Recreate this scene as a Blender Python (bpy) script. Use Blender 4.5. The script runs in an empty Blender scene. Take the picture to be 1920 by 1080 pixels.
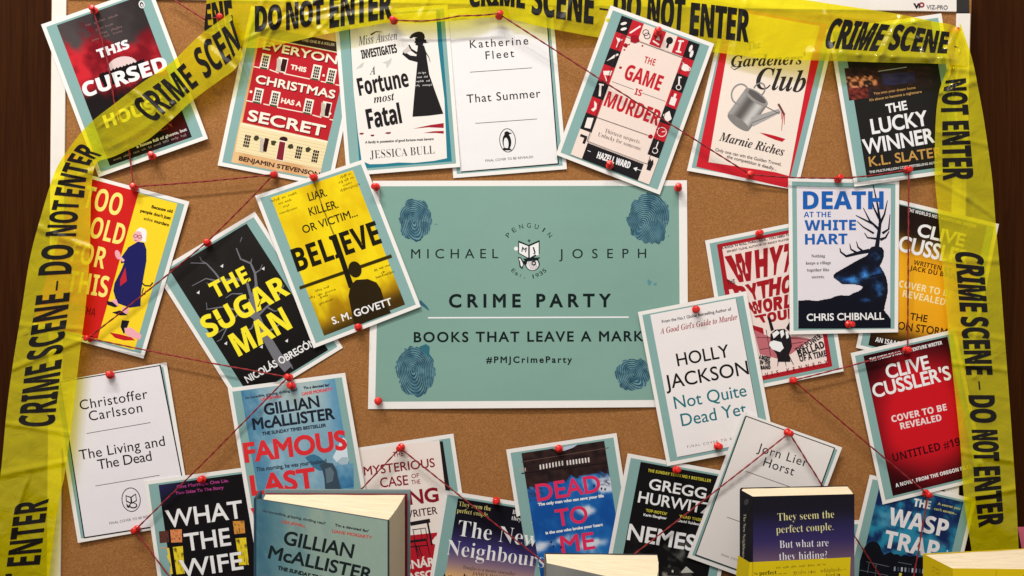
import bpy, bmesh, math, random
from mathutils import Vector, noise
from mathutils.geometry import delaunay_2d_cdt

random.seed(11)
SC = bpy.context.scene
COL = SC.collection

# ------------------------------------------------------------------ camera, light, exposure
MM = 0.001
S = 0.0007            # metres per photo pixel on the cork surface
D = 1.0               # camera stands one metre from the board
cam = bpy.data.cameras.new('camera')
cam.sensor_width = 36.0
cam.lens = 36.0 * D / (1920 * S)
cam.clip_start = 0.02
cam.clip_end = 50
cam_ob = bpy.data.objects.new('camera', cam)
cam_ob.location = (0, -D, 0)
cam_ob.rotation_euler = (math.radians(90), 0, 0)
COL.objects.link(cam_ob)
SC.camera = cam_ob

world = bpy.data.worlds.new('World')
SC.world = world
world.use_nodes = True
wb = world.node_tree.nodes['Background']
wb.inputs[0].default_value = (1.0, 0.92, 0.84, 1)
wb.inputs[1].default_value = 0.44


def area(name, loc, target, size, power, col=(1, 0.925, 0.84), shape='DISK', size_y=None):
    l = bpy.data.lights.new(name, 'AREA')
    l.shape = shape
    l.size = size
    if size_y:
        l.size_y = size_y
    l.energy = power
    l.color = col
    o = bpy.data.objects.new(name, l)
    o.location = loc
    o.rotation_euler = (Vector(target) - Vector(loc)).to_track_quat('-Z', 'Y').to_euler()
    COL.objects.link(o)
    return o


# a row of ceiling spotlights above and in front of the board, and an added soft fill lamp behind them
for i, (x, pw) in enumerate(((-1.3, 25), (-0.88, 21), (-0.42, 17), (0.04, 13), (0.5, 10))):
    area('ceiling_spot', (x, -1.40 - 0.04 * (i % 2), 2.6), (x * 0.4, 0, -0.08), 0.13, pw)
area('soft_fill', (-0.9, -2.1, 2.2), (-0.1, 0, -0.1), 2.2, 44, shape='RECTANGLE', size_y=1.2)

SC.view_settings.view_transform = 'Standard'
SC.view_settings.look = 'None'
SC.view_settings.exposure = 0.0
SC.view_settings.gamma = 1.0
SC.view_settings.use_curve_mapping = False
SC.render.engine = 'CYCLES'
SC.cycles.max_bounces = 8
SC.cycles.transparent_max_bounces = 12


# ------------------------------------------------------------------ colour helpers
def lin1(c):
    c /= 255.0
    return c / 12.92 if c <= 0.04045 else ((c + 0.055) / 1.055) ** 2.4


WHITE_SEEN = (240, 229, 219)
KW = [0.82 / lin1(c) for c in WHITE_SEEN]


def C(c):
    """colour seen under the warm lamps (0-255) -> the paper's own linear colour"""
    return (min(0.9, lin1(c[0]) * KW[0]), min(0.9, lin1(c[1]) * KW[1]), min(0.9, lin1(c[2]) * KW[2]), 1.0)


def mixc(a, b, t):
    t = max(0.0, min(1.0, t))
    return (a[0] + (b[0] - a[0]) * t, a[1] + (b[1] - a[1]) * t, a[2] + (b[2] - a[2]) * t)


def sstep(a, b, x):
    t = max(0.0, min(1.0, (x - a) / (b - a)))
    return t * t * (3 - 2 * t)


def nz(x, y, z=0.0):
    return noise.noise(Vector((x, y, z)))


def fbm(x, y, z=0.0, o=4):
    return noise.fractal(Vector((x, y, z)), 0.6, 2.0, o)


# ------------------------------------------------------------------ materials
def new_mat(name):
    m = bpy.data.materials.new(name)
    m.use_nodes = True
    nt = m.node_tree
    return m, nt, nt.nodes['Principled BSDF']


def nd(nt, kind, **kw):
    n = nt.nodes.new(kind)
    for k, v in kw.items():
        setattr(n, k, v)
    return n


def ramp(nt, stops):
    r = nt.nodes.new('ShaderNodeValToRGB')
    e = r.color_ramp.elements
    while len(e) < len(stops):
        e.new(0.5)
    for el, (p, c) in zip(e, stops):
        el.position = p
        el.color = (c[0], c[1], c[2], 1)
    return r


def objcoord(nt, scale):
    tc = nt.nodes.new('ShaderNodeTexCoord')
    mp = nt.nodes.new('ShaderNodeMapping')
    mp.inputs['Scale'].default_value = scale
    nt.links.new(tc.outputs['Object'], mp.inputs['Vector'])
    return mp


def bump(nt, bsdf, height, strength, dist):
    b = nt.nodes.new('ShaderNodeBump')
    b.inputs['Strength'].default_value = strength
    b.inputs['Distance'].default_value = dist
    nt.links.new(height, b.inputs['Height'])
    nt.links.new(b.outputs['Normal'], bsdf.inputs['Normal'])
    return b


def mat_print(name, rough, spec):
    m, nt, b = new_mat(name)
    at = nd(nt, 'ShaderNodeAttribute', attribute_name='print')
    mp = objcoord(nt, (1, 1, 1))
    n = nd(nt, 'ShaderNodeTexNoise')
    n.inputs['Scale'].default_value = 900
    n.inputs['Detail'].default_value = 3
    nt.links.new(mp.outputs[0], n.inputs['Vector'])
    mr = nd(nt, 'ShaderNodeMapRange')
    mr.inputs['To Min'].default_value = 0.95
    mr.inputs['To Max'].default_value = 1.05
    nt.links.new(n.outputs['Fac'], mr.inputs['Value'])
    mx = nd(nt, 'ShaderNodeMix', data_type='RGBA', blend_type='MULTIPLY')
    mx.inputs['Factor'].default_value = 1.0
    nt.links.new(at.outputs['Color'], mx.inputs['A'])
    nt.links.new(mr.outputs[0], mx.inputs['B'])
    nt.links.new(mx.outputs['Result'], b.inputs['Base Color'])
    b.inputs['Roughness'].default_value = rough
    b.inputs['Specular IOR Level'].default_value = spec
    n2 = nd(nt, 'ShaderNodeTexNoise')
    n2.inputs['Scale'].default_value = 14
    nt.links.new(mp.outputs[0], n2.inputs['Vector'])
    bump(nt, b, n2.outputs['Fac'], 0.25, 0.004)
    return m


M_PRINT = mat_print('printed_card', 0.6, 0.05)
M_COVER = mat_print('printed_book_cover', 0.42, 0.12)


def mat_cork():
    m, nt, b = new_mat('cork')
    mp = objcoord(nt, (1, 1, 1))
    v = nd(nt, 'ShaderNodeTexVoronoi')
    v.inputs['Scale'].default_value = 700
    n = nd(nt, 'ShaderNodeTexNoise')
    n.inputs['Scale'].default_value = 560
    n.inputs['Detail'].default_value = 5
    n.inputs['Roughness'].default_value = 0.7
    n2 = nd(nt, 'ShaderNodeTexNoise')
    n2.inputs['Scale'].default_value = 9
    n2.inputs['Detail'].default_value = 4
    for t in (v, n, n2):
        nt.links.new(mp.outputs[0], t.inputs['Vector'])
    sep = nd(nt, 'ShaderNodeSeparateColor')
    nt.links.new(v.outputs['Color'], sep.inputs[0])
    a = nd(nt, 'ShaderNodeMath', operation='MULTIPLY')
    a.inputs[1].default_value = 0.45
    nt.links.new(sep.outputs[0], a.inputs[0])
    a2 = nd(nt, 'ShaderNodeMath', operation='MULTIPLY_ADD')
    a2.inputs[1].default_value = 0.62
    nt.links.new(n.outputs['Fac'], a2.inputs[0])
    nt.links.new(a.outputs[0], a2.inputs[2])
    r = ramp(nt, [(0.10, (0.18, 0.072, 0.022)), (0.36, (0.285, 0.122, 0.036)), (0.62, (0.335, 0.150, 0.047)), (0.90, (0.43, 0.215, 0.078))])
    nt.links.new(a2.outputs[0], r.inputs[0])
    mr = nd(nt, 'ShaderNodeMapRange')
    mr.inputs['To Min'].default_value = 0.92
    mr.inputs['To Max'].default_value = 1.08
    nt.links.new(n2.outputs['Fac'], mr.inputs['Value'])
    mx = nd(nt, 'ShaderNodeMix', data_type='RGBA', blend_type='MULTIPLY')
    mx.inputs['Factor'].default_value = 1.0
    nt.links.new(r.outputs[0], mx.inputs['A'])
    nt.links.new(mr.outputs[0], mx.inputs['B'])
    nt.links.new(mx.outputs['Result'], b.inputs['Base Color'])
    b.inputs['Roughness'].default_value = 0.85
    b.inputs['Specular IOR Level'].default_value = 0.2
    bump(nt, b, n.outputs['Fac'], 0.4, 0.0012)
    return m


def mat_wood(name, dark, light, rough=0.45):
    m, nt, b = new_mat(name)
    mp = objcoord(nt, (1, 1, 0.045))
    n = nd(nt, 'ShaderNodeTexNoise')
    n.inputs['Scale'].default_value = 95
    n.inputs['Detail'].default_value = 7
    n.inputs['Roughness'].default_value = 0.65
    n.inputs['Distortion'].default_value = 0.6
    nt.links.new(mp.outputs[0], n.inputs['Vector'])
    mp2 = objcoord(nt, (1, 1, 0.02))
    n2 = nd(nt, 'ShaderNodeTexNoise')
    n2.inputs['Scale'].default_value = 700
    n2.inputs['Detail'].default_value = 3
    nt.links.new(mp2.outputs[0], n2.inputs['Vector'])
    a = nd(nt, 'ShaderNodeMath', operation='MULTIPLY_ADD')
    a.inputs[1].default_value = 0.35
    nt.links.new(n2.outputs['Fac'], a.inputs[0])
    s = nd(nt, 'ShaderNodeMath', operation='MULTIPLY')
    s.inputs[1].default_value = 0.65
    nt.links.new(n.outputs['Fac'], s.inputs[0])
    nt.links.new(s.outputs[0], a.inputs[2])
    r = ramp(nt, [(0.3, dark), (0.52, [(x + y) / 2 for x, y in zip(dark, light)]), (0.72, light)])
    nt.links.new(a.outputs[0], r.inputs[0])
    nt.links.new(r.outputs[0], b.inputs['Base Color'])
    b.inputs['Roughness'].default_value = rough
    b.inputs['Specular IOR Level'].default_value = 0.05
    bump(nt, b, a.outputs[0], 0.3, 0.001)
    return m


def mat_simple(name, col, rough=0.5, spec=0.5, nscale=60, namp=0.08, bstr=0.1, bdist=0.0005, metal=0.0):
    m, nt, b = new_mat(name)
    mp = objcoord(nt, (1, 1, 1))
    n = nd(nt, 'ShaderNodeTexNoise')
    n.inputs['Scale'].default_value = nscale
    n.inputs['Detail'].default_value = 4
    nt.links.new(mp.outputs[0], n.inputs['Vector'])
    r = ramp(nt, [(0.3, [c * (1 - namp) for c in col]), (0.7, [min(1, c * (1 + namp)) for c in col])])
    nt.links.new(n.outputs['Fac'], r.inputs[0])
    nt.links.new(r.outputs[0], b.inputs['Base Color'])
    b.inputs['Roughness'].default_value = rough
    b.inputs['Specular IOR Level'].default_value = spec
    b.inputs['Metallic'].default_value = metal
    bump(nt, b, n.outputs['Fac'], bstr, bdist)
    return m


def mat_tape():
    m, nt, b = new_mat('yellow_film')
    mp = objcoord(nt, (1, 1, 1))
    b.inputs['Base Color'].default_value = (0.90, 0.80, 0.002, 1)
    b.inputs['Roughness'].default_value = 0.22
    b.inputs['Specular IOR Level'].default_value = 0.4
    b.inputs['Coat Weight'].default_value = 1.0
    b.inputs['Coat Roughness'].default_value = 0.06
    n = nd(nt, 'ShaderNodeTexNoise')
    n.inputs['Scale'].default_value = 38
    n.inputs['Detail'].default_value = 3
    n.inputs['Distortion'].default_value = 0.8
    nt.links.new(mp.outputs[0], n.inputs['Vector'])
    bump(nt, b, n.outputs['Fac'], 0.45, 0.005)
    tr = nd(nt, 'ShaderNodeBsdfTransparent')
    tr.inputs[0].default_value = (0.94, 0.88, 0.03, 1)
    tl = nd(nt, 'ShaderNodeBsdfTranslucent')
    tl.inputs[0].default_value = (0.72, 0.64, 0.01, 1)
    m1 = nd(nt, 'ShaderNodeMixShader')
    m1.inputs[0].default_value = 0.14
    nt.links.new(b.outputs[0], m1.inputs[1])
    nt.links.new(tl.outputs[0], m1.inputs[2])
    m2 = nd(nt, 'ShaderNodeMixShader')
    m2.inputs[0].default_value = 0.52
    nt.links.new(m1.outputs[0], m2.inputs[1])
    nt.links.new(tr.outputs[0], m2.inputs[2])
    out = nt.nodes['Material Output']
    nt.links.new(m2.outputs[0], out.inputs['Surface'])
    return m


def mat_string():
    m, nt, b = new_mat('red_yarn')
    mp = objcoord(nt, (1, 1, 1))
    w = nd(nt, 'ShaderNodeTexNoise')
    w.inputs['Scale'].default_value = 900
    nt.links.new(mp.outputs[0], w.inputs['Vector'])
    r = ramp(nt, [(0.3, (0.17, 0.006, 0.009)), (0.7, (0.31, 0.013, 0.017))])
    nt.links.new(w.outputs['Fac'], r.inputs[0])
    nt.links.new(r.outputs[0], b.inputs['Base Color'])
    b.inputs['Roughness'].default_value = 0.7
    bump(nt, b, w.outputs['Fac'], 0.6, 0.0006)
    return m


def mat_pages():
    m, nt, b = new_mat('book_pages')
    mp = objcoord(nt, (1, 1, 0.02))
    w = nd(nt, 'ShaderNodeTexNoise')
    w.inputs['Scale'].default_value = 420
    w.inputs['Detail'].default_value = 2
    at = nd(nt, 'ShaderNodeAttribute', attribute_name='leaf')
    cm = nd(nt, 'ShaderNodeCombineXYZ')
    nt.links.new(at.outputs['Fac'], cm.inputs[0])
    w.inputs['Scale'].default_value = 70
    nt.links.new(cm.outputs[0], w.inputs['Vector'])
    r = ramp(nt, [(0.28, (0.50, 0.40, 0.26)), (0.42, (0.70, 0.60, 0.43)), (0.7, (0.78, 0.70, 0.53))])
    nt.links.new(w.outputs['Fac'], r.inputs[0])
    nt.links.new(r.outputs[0], b.inputs['Base Color'])
    b.inputs['Roughness'].default_value = 0.8
    b.inputs['Specular IOR Level'].default_value = 0.1
    bump(nt, b, w.outputs['Fac'], 0.5, 0.0006)
    return m


M_CORK = mat_cork()
M_WALL = mat_wood('dark_wood', (0.016, 0.0042, 0.0007), (0.052, 0.0150, 0.0030), 0.7)
M_TABLE = mat_wood('table_wood', (0.02, 0.01, 0.005), (0.07, 0.035, 0.016))
M_FRAME = mat_simple('white_enamel', (0.80, 0.78, 0.75), 0.35, 0.5, 40, 0.03, 0.05)
M_CAP = mat_simple('black_plastic', (0.018, 0.017, 0.017), 0.4, 0.5, 80, 0.1)
M_PIN = mat_simple('red_plastic', (0.62, 0.016, 0.012), 0.22, 0.5, 60, 0.06, 0.03)
M_STEEL = mat_simple('steel', (0.55, 0.55, 0.55), 0.3, 0.5, 60, 0.05, 0.02, metal=1.0)
M_TAPE = mat_tape()
M_INK = mat_simple('black_ink', (0.008, 0.007, 0.006), 0.3, 0.22, 120, 0.15, 0.1)
M_STRING = mat_string()
M_PAGES = mat_pages()
M_PINK = mat_simple('pink_paper', (0.62, 0.14, 0.22), 0.6, 0.3, 80, 0.05)


# ------------------------------------------------------------------ object helpers
def W(px, py, h=0.0):
    """world point seen at a photo pixel, h metres in front of the cork"""
    f = 1.0 - h / D
    return Vector(((px - 960) * S * f, -h, (540 - py) * S * f))


def link(name, me, mats, parent=None, loc=(0, 0, 0)):
    o = bpy.data.objects.new(name, me)
    for m in mats:
        me.materials.append(m)
    COL.objects.link(o)
    o.location = loc
    if parent is not None:
        o.parent = parent
    return o


def tag(o, label=None, cat=None, group=None, kind=None):
    if label:
        o['label'] = label
    if cat:
        o['category'] = cat
    if group:
        o['group'] = group
    if kind:
        o['kind'] = kind
    return o


def empty(name, loc):
    o = bpy.data.objects.new(name, None)
    o.empty_display_size = 0.02
    o.location = loc
    COL.objects.link(o)
    return o


def mesh_from(name, verts, faces, midx=None, smooth=False):
    me = bpy.data.meshes.new(name)
    me.from_pydata([tuple(v) for v in verts], [], faces)
    if midx:
        me.polygons.foreach_set('material_index', midx)
    if smooth:
        me.polygons.foreach_set('use_smooth', [True] * len(me.polygons))
    me.update()
    return me


# ------------------------------------------------------------------ lettering
MATHS = {'s': (0x1D400, 0x1D41A, 0x1D7CE), 'i': (0x1D468, 0x1D482, 0x1D7CE), 'c': (0x1D4D0, 0x1D4EA, 0x1D7CE), 'b': (0x1D5D4, 0x1D5EE, 0x1D7EC)}


def fchar(font, ch):
    if font in MATHS:
        U, l, d = MATHS[font]
        if 'A' <= ch <= 'Z':
            return chr(U + ord(ch) - 65)
        if 'a' <= ch <= 'z':
            return chr(l + ord(ch) - 97)
        if '0' <= ch <= '9':
            return chr(d + ord(ch) - 48)
    return ch


GLY = {}


def flatten(spl, n=4):
    pts = []
    if spl.type == 'BEZIER':
        bp = spl.bezier_points
        N = len(bp)
        for i in range(N):
            a, b = bp[i], bp[(i + 1) % N]
            p0, p1, p2, p3 = a.co, a.handle_right, b.co, b.handle_left
            p2, p3 = b.handle_left, b.co
            straight = (p1 - p0).cross(p3 - p0).length < 1e-5 and (p2 - p0).cross(p3 - p0).length < 1e-5
            k = 1 if straight else n
            for j in range(k):
                t = j / k
                u = 1 - t
                q = p0 * u ** 3 + p1 * 3 * u * u * t + p2 * 3 * u * t * t + p3 * t ** 3
                pts.append((q.x, q.y))
    else:
        pts = [(p.co.x, p.co.y) for p in spl.points]
    out = []
    for p in pts:
        if not out or (p[0] - out[-1][0]) ** 2 + (p[1] - out[-1][1]) ** 2 > 1e-8:
            out.append(p)
    if len(out) > 2 and (out[0][0] - out[-1][0]) ** 2 + (out[0][1] - out[-1][1]) ** 2 < 1e-8:
        out.pop()
    return out


def make_glyphs(pairs):
    """outlines and advance of every (font, char) that the script will write, in one batch"""
    tmp = []
    for f, ch in sorted(pairs):
        c = fchar(f, ch)
        for body in ((c, c + c) if ch != ' ' else ('H H', 'HH')):
            cu = bpy.data.curves.new('glyph', 'FONT')
            cu.body = body
            ob = bpy.data.objects.new('glyph', cu)
            COL.objects.link(ob)
            tmp.append((f, ch, ob))
    bpy.context.view_layer.update()
    dg = bpy.context.evaluated_depsgraph_get()
    res = {}
    for f, ch, ob in tmp:
        cv = ob.to_curve(dg)
        res.setdefault((f, ch), []).append([flatten(s) for s in cv.splines])
        ob.to_curve_clear()
    for k, (one, two) in res.items():
        def ext(ls):
            xs = [p[0] for l in ls for p in l]
            return (min(xs), max(xs)) if xs else (0, 0.3)
        a, b = ext(one), ext(two)
        if k[1] == ' ':
            GLY[k] = ([], a[1] - b[1])
        else:
            GLY[k] = ([l for l in one if len(l) > 2], (b[1] - b[0]) - (a[1] - a[0]))
    for f, ch, ob in tmp:
        cu = ob.data
        bpy.data.objects.remove(ob)
        bpy.data.curves.remove(cu)


def sarea(l):
    return 0.5 * sum(l[i - 1][0] * l[i][1] - l[i][0] * l[i - 1][1] for i in range(len(l)))


def inside(p, l):
    c = False
    j = len(l) - 1
    for i in range(len(l)):
        if (l[i][1] > p[1]) != (l[j][1] > p[1]) and p[0] < (l[j][0] - l[i][0]) * (p[1] - l[i][1]) / (l[j][1] - l[i][1]) + l[i][0]:
            c = not c
        j = i
    return c


def swell(l, w, sgn):
    """move an outline outwards by w (holes shrink, as their winding is the other way round)"""
    if not w:
        return l
    n = len(l)
    out = []
    for i in range(n):
        a, b, c = l[i - 1], l[i], l[(i + 1) % n]
        d1 = (b[0] - a[0], b[1] - a[1])
        d2 = (c[0] - b[0], c[1] - b[1])
        L1, L2 = math.hypot(*d1) or 1e-9, math.hypot(*d2) or 1e-9
        n1 = (d1[1] / L1, -d1[0] / L1)
        n2 = (d2[1] / L2, -d2[0] / L2)
        mx, my = n1[0] + n2[0], n1[1] + n2[1]
        q = mx * mx + my * my
        if q < 1e-6:
            out.append(b)
            continue
        k = min(2.0 / q, 1.3 / math.sqrt(q) * 1.0 if q < 1 else 2.0 / q)
        out.append((b[0] + sgn * w * mx * k, b[1] + sgn * w * my * k))
    return out


def refine(l, mx):
    out = []
    n = len(l)
    for i in range(n):
        a, b = l[i], l[(i + 1) % n]
        k = max(1, int(math.hypot(b[0] - a[0], b[1] - a[1]) / mx))
        for j in range(k):
            out.append((a[0] + (b[0] - a[0]) * j / k, a[1] + (b[1] - a[1]) * j / k))
    return out


def layout(text, font, width, h, w=0.0, asp=None, maxedge=None):
    """triangles of a line of text: x 0..width, y 0..h at cap height, strokes swollen by w"""
    cap = max(p[1] for l in GLY[(font, 'H')][0] for p in l)
    sy = (h - 2 * w) / cap if h > 2 * w else h / cap
    items = []
    x = 0.0
    xmin, xmax = 1e9, -1e9
    for k, ch in enumerate(text):
        loops, adv = GLY[(font, ch)]
        items.append((loops, x, k))
        for l in loops:
            for p in l:
                xmin = min(xmin, p[0] + x)
                xmax = max(xmax, p[0] + x)
        x += adv
    nat = max(1e-6, xmax - xmin)
    n = max(1, len(text) - 1)
    if asp:
        sx = sy * asp
        tr = (width - 2 * w - nat * sx) / n
    else:
        sx = (width - 2 * w) / nat
        tr = 0.0
    V, F = [], []
    for loops, x0, k in items:
        if not loops:
            continue
        big = max(loops, key=lambda l: abs(sarea(l)))
        sg = 1.0 if sarea(big) > 0 else -1.0
        ls = []
        for l in loops:
            q = [((p[0] + x0 - xmin) * sx + k * tr + w, p[1] * sy + w) for p in l]
            q = swell(q, w, sg)
            if maxedge:
                q = refine(q, maxedge)
            ls.append((q, sarea(l) * sg > 0))
        outs = [q for q, o in ls if o]
        holes = [q for q, o in ls if not o]
        for q in outs:
            grp = [q] + [hh for hh in holes if inside(hh[0], q)]
            flat, edges = [], []
            for g in grp:
                b0 = len(flat)
                flat += g
                edges += [(b0 + i, b0 + (i + 1) % len(g)) for i in range(len(g))]
            if maxedge:
                bx = [min(p[0] for p in q), min(p[1] for p in q), max(p[0] for p in q), max(p[1] for p in q)]
                m = maxedge * .8
                for a in range(int((bx[2] - bx[0]) / m) + 1):
                    for b in range(int((bx[3] - bx[1]) / m) + 1):
                        c = (bx[0] + (a + .5) * m, bx[1] + (b + .5) * m)
                        if inside(c, q):
                            flat.append(c)
            ov, _, of, _, _, _ = delaunay_2d_cdt([Vector(p) for p in flat], edges, [], 0, 1e-6, False)
            base = len(V)
            V.extend((p.x, p.y) for p in ov)
            for f in of:
                c = (sum(ov[i].x for i in f) / 3, sum(ov[i].y for i in f) / 3)
                if inside(c, q) and not any(inside(c, hh) for hh in grp[1:]):
                    F.append([base + i for i in f])
    return V, F


# ------------------------------------------------------------------ printed sheets
STEP = 0.000045


class Sheet:
    """A printed card. Everything drawn on it is measured in photo pixels and becomes thin ink on its own mesh."""

    def __init__(s, quad):
        s.q = quad                      # TL TR BR BL in photo pixels
        s.ops = []
        s.boxes = []
        s.z(0, 0, 1)
        tl, tr, br, bl = quad
        s.e1 = (tr[0] - tl[0], tr[1] - tl[1])
        s.e2 = (bl[0] - tl[0], bl[1] - tl[1])
        s.det = s.e1[0] * s.e2[1] - s.e1[1] * s.e2[0]
        s.wpx = math.hypot(*s.e1)
        s.hpx = math.hypot(*s.e2)

    def z(s, ox, oy, k):
        s.ox, s.oy, s.k = ox, oy, k
        return s

    def P(s, p):
        return (s.ox + p[0] / s.k, s.oy + p[1] / s.k)

    def loc(s, u, v):
        a, b, c, d = s.q
        return tuple(a[i] * (1 - u) * (1 - v) + b[i] * u * (1 - v) + c[i] * u * v + d[i] * (1 - u) * v for i in (0, 1))

    def uv(s, p):
        dx, dy = p[0] - s.q[0][0], p[1] - s.q[0][1]
        return ((dx * s.e2[1] - dy * s.e2[0]) / s.det, (s.e1[0] * dy - s.e1[1] * dx) / s.det)

    def add(s, V, F, cols):
        """V in photo px; cols = one colour or one per vertex"""
        if not V or not F:
            return
        us = [s.uv(p) for p in V]
        box = (min(u for u, v in us), min(v for u, v in us), max(u for u, v in us), max(v for u, v in us))
        lay = 1
        for b, l in s.boxes:
            if l >= lay and b[0] < box[2] and b[2] > box[0] and b[1] < box[3] and b[3] > box[1]:
                lay = l + 1
        s.boxes.append((box, lay))
        if not isinstance(cols, list) and max(box[2] - box[0], box[3] - box[1]) > 0.09 and len(F) < 60:
            V, F = s.cut(V, us, F)
        s.ops.append((V, F, cols, lay))

    def cut(s, V, us, F):
        """split large flat shapes along the card's own grid so that they follow its curl"""
        bm = bmesh.new()
        bv = [bm.verts.new((u, v, 0)) for u, v in us]
        for f in F:
            try:
                bm.faces.new([bv[i] for i in f])
            except ValueError:
                pass
        lo = [min(u[k] for u in us) for k in (0, 1)]
        hi = [max(u[k] for u in us) for k in (0, 1)]
        for k, n in ((0, 20), (1, 28)):
            for i in range(1, n):
                if lo[k] < i / n < hi[k]:
                    co, no = [0, 0, 0], [0, 0, 0]
                    co[k], no[k] = i / n, 1
                    bmesh.ops.bisect_plane(bm, geom=bm.verts[:] + bm.edges[:] + bm.faces[:], plane_co=co, plane_no=no, dist=1e-6)
        bm.verts.index_update()
        t = s.q[0]
        V2 = [(t[0] + s.e1[0] * v.co.x + s.e2[0] * v.co.y, t[1] + s.e1[1] * v.co.x + s.e2[1] * v.co.y) for v in bm.verts]
        F2 = [[v.index for v in f.verts] for f in bm.faces]
        bm.free()
        return V2, F2

    def poly(s, pts, col):
        V = [s.P(p) for p in pts]
        s.add(V, [list(range(len(V)))], col)

    def uvrect(s, u0, v0, u1, v1, col, nx=12, ny=16):
        s.grid(u0, v0, u1, v1, lambda u, v: col, nx, ny)

    def grid(s, u0, v0, u1, v1, fn, nx=40, ny=56, mask=None):
        V, cols, F = [], [], []
        nx, ny = (20 if nx <= 20 else 40), (28 if ny <= 28 else 56 if ny <= 56 else 84)
        for j in range(ny + 1):
            for i in range(nx + 1):
                a, b = i / nx, j / ny
                V.append(s.loc(u0 + (u1 - u0) * a, v0 + (v1 - v0) * b))
                cols.append(fn(a, b))
        for j in range(ny):
            for i in range(nx):
                if mask and not mask((i + .5) / nx, (j + .5) / ny):
                    continue
                k = j * (nx + 1) + i
                F.append([k, k + 1, k + nx + 2, k + nx + 1])
        s.add(V, F, cols)

    def pxgrid(s, quad, fn, nx, ny, mask=None):
        """a patch given by four corners in the current zoom"""
        a, b, c, d = [s.P(p) for p in quad]
        V, cols, F = [], [], []
        for j in range(ny + 1):
            for i in range(nx + 1):
                u, v = i / nx, j / ny
                V.append(tuple(a[m] * (1 - u) * (1 - v) + b[m] * u * (1 - v) + c[m] * u * v + d[m] * (1 - u) * v for m in (0, 1)))
                cols.append(fn(u, v))
        for j in range(ny):
            for i in range(nx):
                if mask and not mask((i + .5) / nx, (j + .5) / ny):
                    continue
                k = j * (nx + 1) + i
                F.append([k, k + 1, k + nx + 2, k + nx + 1])
        s.add(V, F, cols)

    def ell(s, cx, cy, rx, ry, col, rot=0.0, n=24, jit=0.0, seed=0.0):
        c, sn = math.cos(math.radians(rot)), math.sin(math.radians(rot))
        pts = []
        for i in range(n):
            a = 2 * math.pi * i / n
            r = 1 + jit * nz(math.cos(a) * 1.7 + seed, math.sin(a) * 1.7, seed)
            x, y = math.cos(a) * rx * r, math.sin(a) * ry * r
            pts.append((cx + x * c - y * sn, cy + x * sn + y * c))
        s.poly(pts, col)

    def line(s, pts, w, col, w2=None):
        """stroke; widths in zoom units"""
        w2 = w if w2 is None else w2
        n = len(pts)
        V, F = [], []
        for i in range(n):
            a, b = pts[max(0, i - 1)], pts[min(n - 1, i + 1)]
            dx, dy = b[0] - a[0], b[1] - a[1]
            L = math.hypot(dx, dy) or 1
            hw = 0.5 * (w + (w2 - w) * i / max(1, n - 1))
            nx, ny = -dy / L * hw, dx / L * hw
            V.append(s.P((pts[i][0] + nx, pts[i][1] + ny)))
            V.append(s.P((pts[i][0] - nx, pts[i][1] - ny)))
        for i in range(n - 1):
            F.append([2 * i, 2 * i + 1, 2 * i + 3, 2 * i + 2])
        s.add(V, F, col)

    def ring(s, cx, cy, rx, ry, w, col, rot=0, a0=0, a1=360, n=30):
        c, sn = math.cos(math.radians(rot)), math.sin(math.radians(rot))
        pts = []
        for i in range(n + 1):
            a = math.radians(a0 + (a1 - a0) * i / n)
            x, y = math.cos(a) * rx, math.sin(a) * ry
            pts.append((cx + x * c - y * sn, cy + x * sn + y * c))
        s.line(pts, w, col)

    def T(s, text, x0, y0, x1, y1, h, col, font='g', w=0.0, asp=None, sk=0.0):
        """one line of lettering from baseline start to baseline end, h = cap height"""
        p0, p1 = s.P((x0, y0)), s.P((x1, y1))
        dx, dy = p1[0] - p0[0], p1[1] - p0[1]
        L = math.hypot(dx, dy)
        e = (dx / L, dy / L)
        V, F = layout(text, font, L, h / s.k, w / s.k, asp)
        V = [(p0[0] + e[0] * (x + sk * y) + e[1] * y, p0[1] + e[1] * (x + sk * y) - e[0] * y) for x, y in V]
        s.add(V, F, col)

    def arc(s, text, cx, cy, r, a0, a1, h, col, up=True, w=0.0):
        n = len(text)
        for k, ch in enumerate(text):
            if ch == ' ':
                continue
            a = math.radians(a0 + (a1 - a0) * (k + 0.5) / n)
            x, y = cx + r * math.cos(a), cy + r * math.sin(a)
            t = (-math.sin(a), math.cos(a)) if up else (math.sin(a), -math.cos(a))
            hw = h * (0.15 if ch in 'It.1' else 0.42)
            s.T(ch, x - t[0] * hw, y - t[1] * hw, x + t[0] * hw, y + t[1] * hw, h, col, w=w)

    def scrib(s, x0, y0, x1, y1, h, col, words=5, seed=1):
        """a line of print too small to read: word-shaped runs of tiny strokes"""
        rnd = random.Random(seed)
        lens = [rnd.uniform(0.5, 1.4) for _ in range(words)]
        tot = sum(lens) + 0.32 * (words - 1)
        dx, dy = x1 - x0, y1 - y0
        L = math.hypot(dx, dy)
        ex, ey = dx / L, dy / L
        V, F = [], []
        t = 0.0
        for l in lens:
            a, b = t / tot * L, (t + l) / tot * L
            n = max(3, int((b - a) / (h * 0.42)))
            for i in range(n):
                xa = a + (b - a) * i / n
                xb = xa + (b - a) / n * rnd.uniform(0.35, 0.6)
                ya, yb = (0 if rnd.random() > .15 else -h * .3), h * rnd.choice((0.5, 0.5, 0.56, 0.8))
                k = len(V)
                for (x, y) in ((xa, ya), (xb, ya), (xb, yb), (xa, yb)):
                    V.append(s.P((x0 + ex * x + ey * y, y0 + ey * x - ex * y)))
                F.append([k, k + 1, k + 2, k + 3])
            t += l + 0.32
        s.add(V, F, col)


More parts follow.
